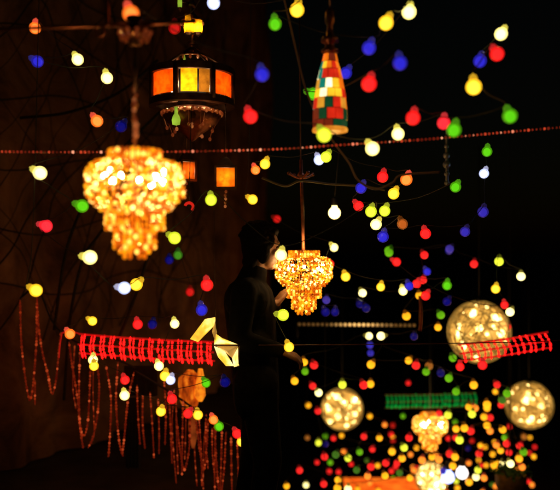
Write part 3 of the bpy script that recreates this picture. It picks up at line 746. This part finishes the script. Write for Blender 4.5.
# ------------------------------------------------------------------ stall with orange awning glowing by emission, planted basket
YK = 8.6; qk = YK / FPX
st = thing('market_stall', at(402, 515, YK) , 'glowing orange scalloped stall awning below the red and yellow bulbs', 'stall')
so_ = at(402, 515, YK)
AWN = glow_panel('orange_awning', [(.35, (.8, .06, .004)), (.65, (1.0, .20, .012))], 1.1, 8, (.6, .15, .03))  # light from under the awning put into its own emission
m = MB(); v, f = [], []; n = 40
for i in range(n + 1):
    x = (-52 + 104 * i / n) * qk; sag = .03 * abs(math.sin(i * PI / 4)); dome = (1 - ((i / n - .5) * 2) ** 4) * 3 * qk
    v += [(x, .9, 13 * qk), (x, 0, 17 * qk + dome), (x, -.02, 17 * qk + dome - .02), (x, -.04, -4 * qk - sag), (x, -.03, -4 * qk - sag), (x, .9, 13 * qk - .015)]
for i in range(n):
    for j in range(6): f.append((6 * i + j, 6 * i + 6 + j, 6 * i + 6 + (j + 1) % 6, 6 * i + (j + 1) % 6))
m.add(v, f); m.build('awning', AWN, st)
gz = -2.6 - so_.z
for sx in (-1, 1):
    for y in (.05, .85):
        m = MB(); m.cyl((sx * 48 * qk, y, gz), (sx * 48 * qk, y, 11 * qk), .025, n=8); m.build('post', DARKMETAL, st)
m = MB(); m.box((0, .5, gz + .45), (96 * qk, .7, .9)); m.build('counter', mat('dark_wood', (.08, .04, .02), .6, noise=(8, .4)), st)
bk = thing('planted_basket', at(511, 482, 6.2), 'brown hanging basket planted with green leaves below the golden ball', 'planter')
qb = 6.2 / FPX
BASK = mat('brown_wicker', (.16, .08, .03), .8, noise=(25, .5))
m = MB(); m.lathe([(0, -16 * qb), (9 * qb, -15 * qb), (15 * qb, -4 * qb), (15.5 * qb, 8 * qb), (14 * qb, 9 * qb), (13 * qb, 4 * qb), (0, 3 * qb)], 24); m.build('basket', BASK, bk)
m = MB(); LEAF = mat('green_leaves', (.03, .12, .03), .5)
for i in range(240):
    a = random.uniform(0, 2 * PI); rr = random.uniform(0, 20) * qb; p = Vector((rr * math.cos(a), rr * math.sin(a), random.uniform(8, 17) * qb - rr * .12))
    d = Vector((random.gauss(0, 1), random.gauss(0, 1), random.gauss(.4, .7))).normalized(); M = Matrix.Translation(p) @ frame_for(d)
    s_ = random.uniform(.02, .045)
    m.add([(0, 0, 0), (s_ * .35, .004, s_ * .5), (0, 0, s_ * 1.2), (-s_ * .35, .004, s_ * .5)], [(0, 1, 2, 3)], 0, False, M)
m.build('foliage', LEAF, bk)
m = MB()
for i in range(3):
    a = 2 * PI * i / 3; m.cyl((15 * qb * math.cos(a), 15 * qb * math.sin(a), 8 * qb), (0, 0, 60 * qb), .003, n=5)
m.cyl((0, 0, 60 * qb), (0, 0, 130 * qb), .003, n=5); m.build('hanging_wire', DARKMETAL, bk)

# bare glaring bulb and two big lamps
def bare_lamp(name, px, py, Y, rp, col, power, label, cat='bulb'):
    p = at(px, py, Y); root = thing(name, p, label, cat); q_ = Y / FPX
    m = MB(); m.lathe([(rp * q_ * math.sin(PI * k / 12), -rp * q_ * math.cos(PI * k / 12)) for k in range(11)] + [(rp * q_ * .42, rp * q_ * 1.25)], 20); m.build('glass_globe', mat(name + '_%d' % int(px), col, .2, emis=col, power=power), root)
    m = MB(); m.lathe([(rp * q_ * .45, rp * q_ * 1.2), (rp * q_ * .5, rp * q_ * 1.3), (rp * q_ * .45, rp * q_ * 2.3), (.004, rp * q_ * 2.6)], 14); m.cyl((0, 0, rp * q_ * 2.5), (.05, .02, rp * q_ * 2.5 + .5), .003, n=5); m.build('socket', CABLE, root)
bare_lamp('bare_bulb', 334.5, 213, 4.6, 6.2, (1.0, .72, .22), 4.5, 'single glaring white bare bulb between the two level cables')
bare_lamp('big_bulb', 448, 477, 6.6, 6.4, (.38, .46, 1.0), 3.2, 'big blue white bulb beside the low thread ball')
bare_lamp('big_bulb', 462, 473, 6.5, 6.0, (1.0, .90, .84), 2.6, 'big pure white bulb next to the big blue white bulb')

# ------------------------------------------------------------------ man in dark clothes
def remeshed(name, mb, mtl, parent, vox, sm=4):
    tmp = bpy.data.objects.new('tmp', mb.mesh('tmp', mtl)); COL.objects.link(tmp)
    r = tmp.modifiers.new('r', 'REMESH'); r.mode = 'VOXEL'; r.voxel_size = vox; r.use_smooth_shade = True
    s = tmp.modifiers.new('s', 'SMOOTH'); s.factor = .5; s.iterations = sm
    dg = bpy.context.evaluated_depsgraph_get(); dg.update()
    me = bpy.data.meshes.new_from_object(tmp.evaluated_get(dg))
    bpy.data.objects.remove(tmp)
    me.name = name; me.materials.clear(); me.materials.append(mtl)
    for p in me.polygons: p.use_smooth = True
    return link(name, me, parent)
YP = 4.2
def pp(px, py, dy=0.0): v = at(px, py, YP); v.y = YP + dy; return v
SKIN = mat('skin', (.22, .10, .055), .5, noise=(40, .12)); SHIRT = mat('dark_shirt', (.007, .006, .006), .95, noise=(30, .4), spec=.05); TROU = mat('dark_trousers', (.006, .006, .007), .95, noise=(30, .4), spec=.05)
HAIR = mat('dark_hair', (.006, .004, .003), .8, noise=(80, .5), spec=.06); SHOE = mat('black_leather', (.015, .012, .01), .35)
base = Vector((pp(256, 300).x, YP, 0))
man = thing('person', base, 'man in dark clothes with short dark hair reaching to a bead lamp', 'person')
def P(px, py, dy=0.0): return pp(px, py, dy) - base
b = MB()
hc = P(262, 247); yaw = .30            # head centre; faces along +X, turned a little to the camera
HM = Matrix.Translation(hc) @ Matrix.Rotation(yaw, 4, 'Z') @ Matrix.Rotation(.10, 4, 'Y')
def hb(c, r, s, sub=3): b.add([HM @ (Vector(c) + Vector((p.x * r * s[0], p.y * r * s[1], p.z * r * s[2]))) for p in ICO[sub][0]], ICO[sub][1])
hb((-.012, 0, .025), .1, (.98, .76, .93)); hb((.03, 0, -.05), .07, (.86, .80, 1.0)); hb((.060, 0, -.098), .028, (.95, 1.0, .8))
hb((.076, 0, .030), .03, (.6, 1.6, .5)); hb((.088, 0, -.012), .016, (.8, .7, 1.7)); hb((.100, 0, -.026), .0145, (1.1, .95, .8)); hb((.088, .012, -.030), .009, (1, 1, .8)); hb((.088, -.012, -.030), .009, (1, 1, .8))
hb((.083, 0, -.057), .012, (.9, 1.9, .55)); hb((.080, 0, -.068), .012, (.9, 1.7, .6))
for s_ in (-1, 1):
    hb((.058, s_ * .040, -.022), .024, (.9, .8, .9)); hb((-.012, s_ * .078, -.012), .026, (.6, .28, 1.15)); hb((-.004, s_ * .082, -.03), .01, (.8, .7, 1))
neck0, neck1 = P(249, 284), P(258, 262)
b.capsule(neck0, neck1, .062, .055)
b.capsule(P(249, 300, -.09), P(249, 300, .09), .105, .105); b.capsule(P(252, 345, -.07), P(252, 345, .07), .095, .095); b.capsule(P(257, 378, -.08), P(257, 378, .08), .1, .1); b.capsule(P(250, 300), P(256, 378), .12, .11)
b.capsule(P(248, 289, -.15), P(248, 289, .15), .062, .062)
SH_R, EL_R, WR_R = P(246, 290, -.19), P(241, 334, -.24), P(281, 346, -.20)
SH_L, EL_L, WR_L = P(254, 290, .19), P(262, 331, .20), P(275, 305, .03)
for a_, e_, w_ in ((SH_R, EL_R, WR_R), (SH_L, EL_L, WR_L)):
    b.capsule(a_, e_, .055, .042); b.capsule(e_, w_, .042, .029)
KN = [(P(268, 455, -.13), P(259, 548, -.15)), (P(254, 455, .11), P(243, 548, .13))]
for (k_, an), s_ in zip(KN, (-1, 1)):
    an.z = .09; b.capsule(P(258, 385, s_ * .09), k_, .088, .06); b.capsule(k_, an, .057, .04); b.capsule(an + Vector((-.04, 0, -.04)), an + Vector((.13, s_ * .02, -.055)), .04, .03)
def hand(w, d, up, curl, scale=1.0, thumb=1):
    d = d.normalized(); n = up.normalized(); side = d.cross(n).normalized(); n = side.cross(d).normalized()
    for k in range(4):                                  # palm
        o = (k - 1.5) * .019
        b.capsule(w + d * .005 + side * o * .6, w + d * .085 + side * o, .014, .0125, 10)
    for k, L in enumerate((.068, .078, .073, .056)):   # four fingers of three joints
        p = w + d * .088 + side * (k - 1.5) * .0205; a_ = .25 + .06 * k
        for j, f_ in enumerate((.45, .32, .25)):
            dr = (d * math.cos(a_) - n * math.sin(a_)); q_ = p + dr * L * f_; b.capsule(p, q_, .0088 - .0008 * j, .0083 - .0009 * j, 10); p = q_; a_ += curl
    p = w + d * .03 + side * (-.03 * thumb); dr = (d * .6 - side * .7 * thumb - n * .3).normalized(); q_ = p + dr * .045; b.capsule(p, q_, .013, .010, 10)
    dr = (d * .85 - side * .2 * thumb - n * .5).normalized(); b.capsule(q_, q_ + dr * .038, .010, .008, 10)
hand(WR_R, (WR_R - EL_R) + Vector((0, 0, -.03)), Vector((0, -.3, 1)), .5, 1, 1)
lamp_edge = at(291, 291, 4.2) - base
hand(WR_L, Vector((.10, .06, .12)), Vector((-.7, -.4, .5)), .35, 1, 1)
remeshed('body', b, SKIN, man, .0055, 3)
# clothing
s = MB()
s.capsule(P(248, 299, -.10), P(248, 299, .10), .122, .122); s.capsule(P(249, 301), P(256, 382), .140, .128); s.capsule(P(252, 345, -.08), P(252, 345, .08), .114, .114); s.capsule(P(257, 384, -.09), P(257, 384, .09), .118, .118)
s.capsule(P(248, 290, -.16), P(248, 290, .16), .074, .074); s.capsule(P(249, 288), P(254, 273), .088, .074)  # collar raised to keep the neck dark
s.capsule(P(256, 382, -.08), P(257, 398, -.08), .125, .125); s.capsule(P(256, 382, .08), P(257, 398, .08), .125, .125)
for a_, e_, w_ in ((SH_R, EL_R, WR_R), (SH_L, EL_L, WR_L)):
    s.capsule(a_, e_, .072, .058); s.capsule(e_, e_ + (w_ - e_) * .93, .057, .041)
sh = remeshed('shirt', s, SHIRT, man, .009, 3)
tr = MB()
for (k_, an), s_ in zip(KN, (-1, 1)):
    tr.capsule(P(258, 385, s_ * .085), k_, .108, .078); tr.capsule(k_, an + Vector((0, 0, .02)), .076, .062)
tr.capsule(P(257, 380, -.07), P(257, 380, .07), .112, .112)
remeshed('trousers', tr, TROU, man, .01, 3)
for (k_, an), s_ in zip(KN, (-1, 1)):
    f_ = MB(); f_.capsule(an + Vector((-.05, 0, -.045)), an + Vector((.15, s_ * .02, -.055)), .046, .036); f_.capsule(an + Vector((-.02, 0, 0)), an + Vector((-.02, 0, -.05)), .05, .05); remeshed('shoe', f_, SHOE, man, .008, 2)
hr = MB()
def hh_(c, r, s_, sub=3): hr.add([HM @ (Vector(c) + Vector((p.x * r * s_[0], p.y * r * s_[1], p.z * r * s_[2]))) for p in ICO[sub][0]], ICO[sub][1])
hh_((-.028, 0, .045), .1, (.98, .84, .92)); hh_((-.05, 0, .0), .085, (.75, .92, 1.0)); hh_((.030, 0, .092), .05, (1.1, 1.25, .55)); hh_((-.07, 0, -.05), .045, (.7, 1.3, .9)); hh_((-.06, 0, -.085), .045, (.9, 1.5, 1.0)); hh_((-.02, 0, .03), .09, (.80, .98, .76))
for s_ in (-1, 1): hh_((-.008, s_ * .070, -.03), .05, (.72, .40, 1.25)); hh_((.018, s_ * .064, .03), .04, (.8, .5, 1.0))  # side hair lengthened so that the side of the head stays dark
rr = random.Random(3)
for k in range(150):
    a_ = rr.uniform(0, 2 * PI); e_ = rr.uniform(-.15, 1.5); hh_((-.026 + .094 * math.cos(a_) * math.cos(e_), .082 * math.sin(a_) * math.cos(e_), .046 + .09 * math.sin(e_)), rr.uniform(.010, .018), (1.2, 1, .8), 1)
remeshed('hair', hr, HAIR, man, .005, 2)
for s_ in (-1, 1):
    e = MB(); e.ball(HM @ Vector((.077, s_ * .031, .004)), .0115, 2); e.build('eye', mat('eye', (.05, .03, .02), .1), man)

# ------------------------------------------------------------------ coloured fairy light bulbs
# photo position, colour, depth in metres (0 = chosen by region), direction of the socket in degrees (90 = up)
BULBS = """
35 28 o 0 80|37.5 61.5 b 0 150|77.7 59.5 w 0 120|107 78 w 0 100|131 14 o 2.62 110|97 121 o 0 125|121 126.5 d 0 90|174.6 28 e 3.6 90
213.5 3 u 0 90|275 24 g 0 95|297 10 y 0 80|262 74.5 b 0 100|250.5 116.5 r 0 110|386 23 y 0 65|409 12 w 0 80|369 48 b 0 70|400 63 b 0 100|346 73 b 3.3 60
369 84 r 0 75|413 118 r 0 80|398 134 w 0 100|313 94 g 3.4 160|501 34 w 0 60|497 54 r 0 120|480 61 b 0 75|473.7 87 y 0 95|443.7 123 p 0 85|454 130 g 0 80|510 116 g 0 90
40 173 w 0 150|82 206 g 0 160|46 226 p 0 165|174.6 238 l 0 150|178 255 n 4.8 90|255.5 170 o 0 110|265 164 y 0 70|252.6 199.5 y 0 150|211 200 l 0 95|277 219 e 5 150
324 135 l 0 90|372.4 148.7 w 0 90|319 160 u 0 110|326 157 l 0 60|361 188 b 0 90|382.6 177 r 0 80|406.4 179.5 o 0 70|393.6 193.7 y 0 60|358.5 206 r 0 130
371 211.6 l 0 80|384.7 211 l 0 70|376 224.5 w 0 60|402.4 224 k 0 90|383 236.8 b 0 90|425.5 233.6 r 0 90|334 247.5 w 0 130|388.5 250.5 g 0 90
487 151.6 g 0 85|484 173.6 u 0 70|455.5 187 g 0 60|483 212 v 0 80|465 231.7 v 0 70|449.6 249 v 0 90
90 257.4 w 0 170|124.3 288 u 0 170|136.4 284.5 y 0 45|36 290.4 y 0 150|92.4 321 y 0 150|137.7 324.4 r 0 100|152.4 324.4 d 0 90|174.7 323.8 w 0 100|70 334 o 4.3 130|94 366 y 4.3 90|93 360 w 4.35 90|159 366 w 4.3 110|169.3 260 d 4.9 90
207 285 r 0 95|201.7 310 b 0 100|190 292 e 5 90|281 255 w 3.5 80|283 315 l 3.9 170|289 347 y 3.9 110|330 264 r 4.6 120|345.6 276.7 y 0 90|362.5 293 w 0 90|380.7 287 y 0 80|389 252.6 g 0 90|396.5 262 r 0 150|424.3 255 r 0 90|427 271.6 b 0 90
423 280 r 0 90|416.6 284 r 0 90|409 286 b 0 110|403 291 w 0 90|419.3 295.5 y 0 100|425.5 295.7 r 0 90|406.4 316 y 0 110|326.3 300 v 0 90|304 362 y 0 100|314 365 r 0 110|305 371.5 g 0 90|371 364.5 y 0 90|408.6 360.5 y 0 90|416 365.4 r 0 80
369 336 w 0 170|381 336 w 0 10|370 345 b 6.2 90|370.5 353 b 6.25 90|360 304 d 0 90|366 308 d 0 90|335 312 d 0 90|325.5 312 d 0 90|414 336.4 d 0 90
449 250.7 d 0 90|474 264 r 0 80|499 261.4 l 0 90|521 276.4 w 0 90|495.6 289 y 0 80|504.5 305 r 0 100|510 312 w 5.1 60|447 285.5 g 0 90|440.7 315 g 0 90|438 327.3 y 0 90|447 301.6 d 0 90|452.8 358 g 0 90|460 366.8 r 4.85 90|482.5 365 r 4.85 90|507.5 327 r 5.9 80|429 366 k 0 90
125 380 r 0 90|124.6 395.4 w 0 90|165 376 y 0 90|170.6 380 u 0 90|172 399 r 0 90|161 411.4 y 0 90|198 415 y 0 90|188 413.6 r 0 90|206 383 g 0 120|225 382 d 0 90|213.5 419.7 o 0 90|219 426.4 g 0 90|237 433.7 r 0 120|241.6 441.7 y 0 90|251.8 454.3 r 0 100
294.6 381 y 0 90|286.6 486 y 0 100|299.6 470.4 r 0 100|312.7 386 r 0 120|318.6 392.7 w 0 120|342.4 384.6 l 0 90|363.6 385 r 0 90|370.5 384 y 0 90|318 411 r 0 90|363.8 436.6 r 0 90|379.4 438 y 0 90
392 451.6 y 0 90|359.6 452 g 0 90|348 458 l 0 90|335.7 454.6 n 0 90|324.5 456.7 r 0 90|306 485 w 9 90|323.7 484 r 0 90|338 480 y 0 90|337.5 488 y 0 90|356.6 470 n 0 90|371 466.6 r 0 90|385.8 463 r 0 90|397 463 r 0 90
402 458.3 y 0 90|404 447.6 l 0 90|409 437.7 r 0 90|367.6 476 o 0 90|385 475.7 y 0 90|399.5 473 n 0 90|410 478 y 0 90|422 460 o 0 90|325.5 444 d 0 90|426 371.8 g 0 90|440.7 373 d 0 90|448.8 378.2 g 0 90
473.7 385 y 0 90|497 384.6 r 0 90|507 393.5 g 0 90|501 405 r 0 90|487 404.5 y 0 90|487 408 y 6.4 90|456 391.6 g 0 90|475 408 o 0 90|469 407 y 0 90|472 414 l 0 90|484 417 y 0 90|490 417.6 r 0 90|487 425.5 y 0 90|490 431 o 0 90
448 415 l 0 90|439 413.6 r 0 90|456 429 y 0 90|464.3 428 y 0 90|470.7 431 r 0 90|455.7 437.7 r 0 90|459.5 440 l 0 90|502.6 429.6 y 0 90|505 437.7 g 0 90|506.6 443.6 r 0 90|496.4 445 o 0 90|500.5 450.5 y 0 90|509 452.4 r 0 90|519.7 445.7 r 0 90
479 453.8 r 0 90|449.6 453.8 r 0 90|455 457 y 0 90|452.8 466 y 0 90|432 457 y 0 90|439 459.5 o 0 90|493.8 465 y 0 90|502.6 464 w 0 90|510.4 463.7 w 0 90|519 458.6 y 0 90|515 470 o 0 90|522 467 o 0 90
476 477 w 6.3 90|469 482 y 6.4 90|484 478 o 6.4 90|478 470 l 0 90|443 471 b 0 90|523.5 452 g 0 90|502 400 n 0 90|348 489 w 0 90
"""
CNAME = {'w': 'pale yellow', 'y': 'yellow', 'a': 'amber yellow', 'o': 'orange', 'r': 'red', 'p': 'pinkish red', 'e': 'dim red', 'g': 'green', 'l': 'lime yellow', 'n': 'dim green', 'b': 'blue', 'd': 'dim blue', 'u': 'bluish white', 'v': 'dim violet', 'k': 'dim brown orange'}
#          globe emission, power, socket emission, power
CEM = {'w': ((1, .86, .30), 2.3, (.9, .75, .10), .75), 'y': ((1, .62, .025), 1.7, (.9, .50, .02), .7), 'a': ((1, .40, .010), 1.35, (.9, .3, .01), .4), 'o': ((1, .24, .02), 1.35, (1, .10, .05), .7),
       'r': ((1, .018, .016), 1.0, (.9, .03, .03), .5), 'p': ((1, .03, .05), 1.0, (.9, .05, .06), .5), 'e': ((1, .02, .015), .3, (.5, .02, .01), .1),
       'g': ((.17, .60, .008), .62, (.10, .40, .01), .5), 'l': ((.78, .86, .04), 1.15, (.5, .55, .03), .6), 'n': ((.12, .38, .03), .32, (.06, .2, .02), .15),
       'b': ((.075, .06, .95), .36, (.07, .06, .5), .25), 'd': ((.03, .03, .8), .09, (.03, .03, .4), .06), 'u': ((.62, .68, 1), 1.6, (.6, .6, .9), .6), 'v': ((.12, .08, .8), .28, (.1, .06, .4), .1),
       'k': ((.9, .3, .04), .30, (.5, .15, .02), .1)}
RB = .0278
gprof = [(RB * math.sin(PI * k / 14), -RB * math.cos(PI * k / 14)) for k in range(12)] + [(.0140, .0255)]
sprof = [(.0140, .0245), (.0150, .027), (.0145, .033), (.0125, .037), (.011, .041), (.005, .043), (.003, .047)]
GM = {}
for c, (ec, ep, sc2, sp) in CEM.items():
    mg = bpy.data.materials.new('bulb_' + CNAME[c].replace(' ', '_')); mg.use_nodes = True
    N, Lk = mg.node_tree.nodes, mg.node_tree.links; b = N['Principled BSDF']
    b.inputs['Base Color'].default_value = (*[min(.8, x * .6) for x in ec], 1); b.inputs['Roughness'].default_value = .18
    tc = N.new('ShaderNodeTexCoord'); sx = N.new('ShaderNodeSeparateXYZ'); mr = N.new('ShaderNodeMapRange')
    mr.inputs['From Min'].default_value = -.029; mr.inputs['From Max'].default_value = .032; mr.inputs['To Min'].default_value = ep * 1.5; mr.inputs['To Max'].default_value = ep * .8
    Lk.new(tc.outputs['Object'], sx.inputs[0]); Lk.new(sx.outputs['Z'], mr.inputs['Value']); Lk.new(mr.outputs[0], b.inputs['Emission Strength'])
    b.inputs['Emission Color'].default_value = (*ec, 1)
    ms = mat('socket_' + CNAME[c].replace(' ', '_'), tuple(x * .5 for x in sc2), .35, emis=sc2, power=sp)
    # clear coloured shell round a glowing core
    sh_ = bpy.data.materials.new('shell_' + CNAME[c].replace(' ', '_')); sh_.use_nodes = True
    N, Lk = sh_.node_tree.nodes, sh_.node_tree.links; b = N['Principled BSDF']; out = N['Material Output']
    b.inputs['Base Color'].default_value = (*[min(.6, x * .4) for x in ec], 1); b.inputs['Roughness'].default_value = .15
    b.inputs['Emission Color'].default_value = (*ec, 1); b.inputs['Emission Strength'].default_value = ep * .85
    mxv = max(ec); tp = N.new('ShaderNodeBsdfTransparent'); tp.inputs['Color'].default_value = (*[.25 + .75 * x / mxv for x in ec], 1)
    mx = N.new('ShaderNodeMixShader'); mx.inputs[0].default_value = .45
    Lk.new(b.outputs[0], mx.inputs[1]); Lk.new(tp.outputs[0], mx.inputs[2]); Lk.new(mx.outputs[0], out.inputs['Surface'])
    core = mat('core_' + CNAME[c].replace(' ', '_'), (.5, .5, .5), .5, emis=tuple(.95 * x + (.075 if c in 'wyoalu' else .03) * mxv for x in ec), power=ep * 2.9)
    g1 = MB(); g1.lathe(gprof, 22); g1.ball((0, 0, -.002), RB * .70, 3, (1, 1, 1.1), 1); mg1 = [sh_, core]; s1 = MB(); s1.lathe(sprof, 14)
    one = MB(); one.lathe(gprof, 16); one.lathe(sprof, 10, None, 1)
    GM[c] = (g1.mesh('glass_globe', mg1), s1.mesh('socket', ms), one.mesh('fairy_light_bulb', [mg, mat('far_socket_' + CNAME[c].replace(' ', '_'), tuple(x * .3 for x in sc2), .5, emis=sc2, power=sp * .22)]))
LAND = [((135, 205), 'large bead lamp'), ((192, 80), 'drum lantern'), ((330, 92), 'mosaic bottle'), ((304, 283), "man's bead lamp"), ((334, 212), 'glaring bare bulb'), ((225, 178), 'orange square lantern'),
        ((479, 330), 'largest thread ball'), ((342, 409), 'ball of white lamps'), ((430, 428), 'small blurred bead lamp'), ((142, 348), 'canvas red net'), ((430, 400), 'green net'),
        ((356, 324), 'white lamp rail'), ((219, 345), 'paper star'), ((432, 478), 'low thread ball'), ((526, 405), 'golden thread ball'), ((195, 392), 'orange cloth lantern'), ((512, 478), 'planted basket'), ((447, 160), 'grey chain'),
        ((402, 488), 'orange awning'), ((462, 474), 'two big bulbs'), ((420, 313), 'short brass bracket'), ((494, 348), 'slanting red net'), ((258, 250), "man's head"), ((262, 400), "man's trousers"), ((480, 137), 'garland over black sky'), ((135, 36), 'ornate brass hanger')]
DIRS = ['to the right of', 'to the upper right of', 'above', 'to the upper left of', 'to the left of', 'to the lower left of', 'below', 'to the lower right of']
ORD = ['nearest', 'second nearest', 'third nearest', 'fourth nearest', 'fifth nearest', 'sixth nearest', 'seventh nearest', 'eighth nearest', 'ninth nearest', 'tenth nearest', 'eleventh nearest', 'twelfth nearest']
items = []
rb = random.Random(5)
for line in BULBS.strip().splitlines():
    for e in line.split('|'):
        x, y, c, Y, d = e.split(); x, y, Y, d = float(x), float(y), float(Y), float(d)
        if Y == 0:
            j = rb.random()
            if y < 150 and x > 225: Y = 2.75 + .45 * j
            elif x < 230 and y < 320: Y = 3.2 + .3 * j
            elif x < 260: Y = 4.25 + .25 * j
            elif y < 240: Y = 3.7 + .6 * j
            elif y < 320: Y = 4.7 + .7 * j
            elif y < 400: Y = 5.2 + .6 * j
            else: Y = 5.7 + .9 * j
            if d == 90: d = 90 + rb.uniform(-35, 35)
        if c == 'y' and Y > 5: c = 'a'
        items.append(dict(x=x, y=y, c=c, Y=Y, d=d))
# the crowd of far small bulbs over the lower stalls
for k in range(52):
    for _ in range(60):
        y = 372 + 120 * rb.random() ** .8; x = 296 + 235 * rb.random() ** .8
        if (y - 372) / 120 < rb.random() * .9 * (1 - (x - 296) / 300): continue
        if min(math.hypot(o['x'] - x, o['y'] - y) for o in items) > 6.5 and math.hypot(x - 342, y - 409) > 25 and math.hypot(x - 430, y - 425) > 22 and not (380 < x < 480 and 388 < y < 412): break
    items.append(dict(x=x, y=y, c=rb.choice('aaaaarrrrroogglnkde'), Y=rb.uniform(7.6, 9.6), d=90 + rb.uniform(-40, 40)))
def octant(it, l):
    a = math.degrees(math.atan2(l[1] - it['y'], it['x'] - l[0])) % 360
    return int(((a + 22.5) % 360) // 45)
for it in items:
    best = None
    for l, nm in LAND:
        d0 = math.hypot(it['x'] - l[0], it['y'] - l[1]); oc = octant(it, l)
        rank = sum(1 for o in items if o is not it and o['c'] == it['c'] and octant(o, l) == oc and math.hypot(o['x'] - l[0], o['y'] - l[1]) < d0)
        k = (rank * 30 + d0, rank, nm, oc)
        if best is None or k < best: best = k
    _, rank, nm, oc = best
    it['label'] = '%s %s fairy bulb %s the %s' % (ORD[rank], CNAME[it['c']], DIRS[oc], nm)
    near = sorted((math.hypot(o['x'] - it['x'], o['y'] - it['y']), o['c']) for o in items if o is not it)[0]
    if near[0] < 11 and len(it['label'].split()) <= 12 and CNAME[near[1]] != CNAME[it['c']]: it['label'] += ', by %s one' % CNAME[near[1]]
assert len({i['label'] for i in items}) == len(items)
proto = {}
for it in items:
    c, Y = it['c'], it['Y']
    p = at(it['x'], it['y'], Y); a = math.radians(it['d'])
    dv = Vector((math.cos(a), rb.uniform(-.25, .25), math.sin(a))).normalized()
    far = Y > 5.0
    if (c, far) not in proto:
        if far: root = link('fairy_light_bulb', GM[c][2])
        else:
            root = link('fairy_light_bulb', None); root.empty_display_size = .03
            link('glass_globe', GM[c][0], root); link('socket', GM[c][1], root)
        proto[(c, far)] = root
    else: root = copy_tree(proto[(c, far)])
    sz = rb.uniform(.92, 1.08) * (1.0 if Y < 5 else .98)
    root.location = p; root.rotation_euler = frame_for(dv).to_euler(); root.scale = (sz, sz, sz)
    tag(root, it['label'], 'fairy light', 'coloured fairy light bulbs strung overhead')
    it['hook'] = p + dv * .046 * sz
# the black flex the bulbs are wired on, strung from bulb to bulb
left = [it for it in items if it['y'] < 490]
chains = []
pool = left[:]
while pool:
    cur = min(pool, key=lambda i: i['x'] + i['y'] * .4); pool.remove(cur); ch = [cur]
    while pool and len(ch) < 14:
        def cost(o):
            d = o['hook'] - ch[-1]['hook']
            return math.sqrt(d.x ** 2 + (2.3 * d.z) ** 2 + (1.2 * d.y) ** 2)
        nx = min(pool, key=cost)
        if cost(nx) > .75: break
        pool.remove(nx); ch.append(nx)
    chains.append(ch)
used = set()
for ch in chains:
    pts = []
    if len(ch) == 1:
        h = ch[0]['hook']; pts = [h, h + Vector((.02, .03, .3)), h + Vector((.03, .1, 1.6))]
    else:
        for i, it in enumerate(ch):
            pts.append(it['hook'])
            if i < len(ch) - 1:
                n = ch[i + 1]['hook']; dl = (n - it['hook']).length
                pts.append((it['hook'] + n) / 2 + Vector((0, .03, -.05 * dl)))
    m = MB(); o0 = pts[0]; m.tube(smooth([p - o0 for p in pts], 6), .0022, 5)
    A, B = ch[0]['label'].split(',')[0], ch[-1]['label'].split(',')[0]
    A = A.replace(' fairy bulb', ' bulb'); lab = 'thin black flex from the ' + A
    if len(lab.split()) > 16: lab = 'flex from ' + A.replace(' to the', '')
    if len(lab.split()) > 16: lab = 'flex from ' + A.split(' the ')[0].replace(' to', '') + ' ' + A.split(' the ')[-1]
    assert lab not in used; used.add(lab)
    tag(m.build('light_flex', CABLE, None, o0), lab, 'flex', 'black flexes between the bulbs')

# past the countable three hundred: the far glimmer of the lower street
cols = 'aaarrogl'; mats = [GM[c][2].materials[0] for c in 'argo']
m = MB(); rf = random.Random(77)
for k in range(36):
    Y = rf.uniform(10, 14); y = 436 + 58 * rf.random(); x = 390 + 145 * rf.random() ** .8
    m.ball(at(x, y, Y), .028, 1, (1, 1, 1.1), rf.choice((0, 0, 0, 1, 1, 2, 3)))
o = m.build('far_bulbs', mats); tag(o, 'far glimmer of many tiny coloured bulbs over the lower street', 'fairy lights'); o['kind'] = 'stuff'
print('BULBS', len(items))


# ------------------------------------------------------------------ output
S.view_settings.view_transform = 'Standard'; S.view_settings.look = 'None'
S.view_settings.exposure = 0; S.view_settings.gamma = 1; S.view_settings.use_curve_mapping = False
S.render.engine = 'CYCLES'
S.cycles.max_bounces = 5; S.cycles.diffuse_bounces = 2; S.cycles.glossy_bounces = 3; S.cycles.transmission_bounces = 4
S.cycles.sample_clamp_indirect = 4; S.cycles.use_denoising = True; S.cycles.use_light_tree = True
S.cycles.caustics_reflective = False; S.cycles.caustics_refractive = False
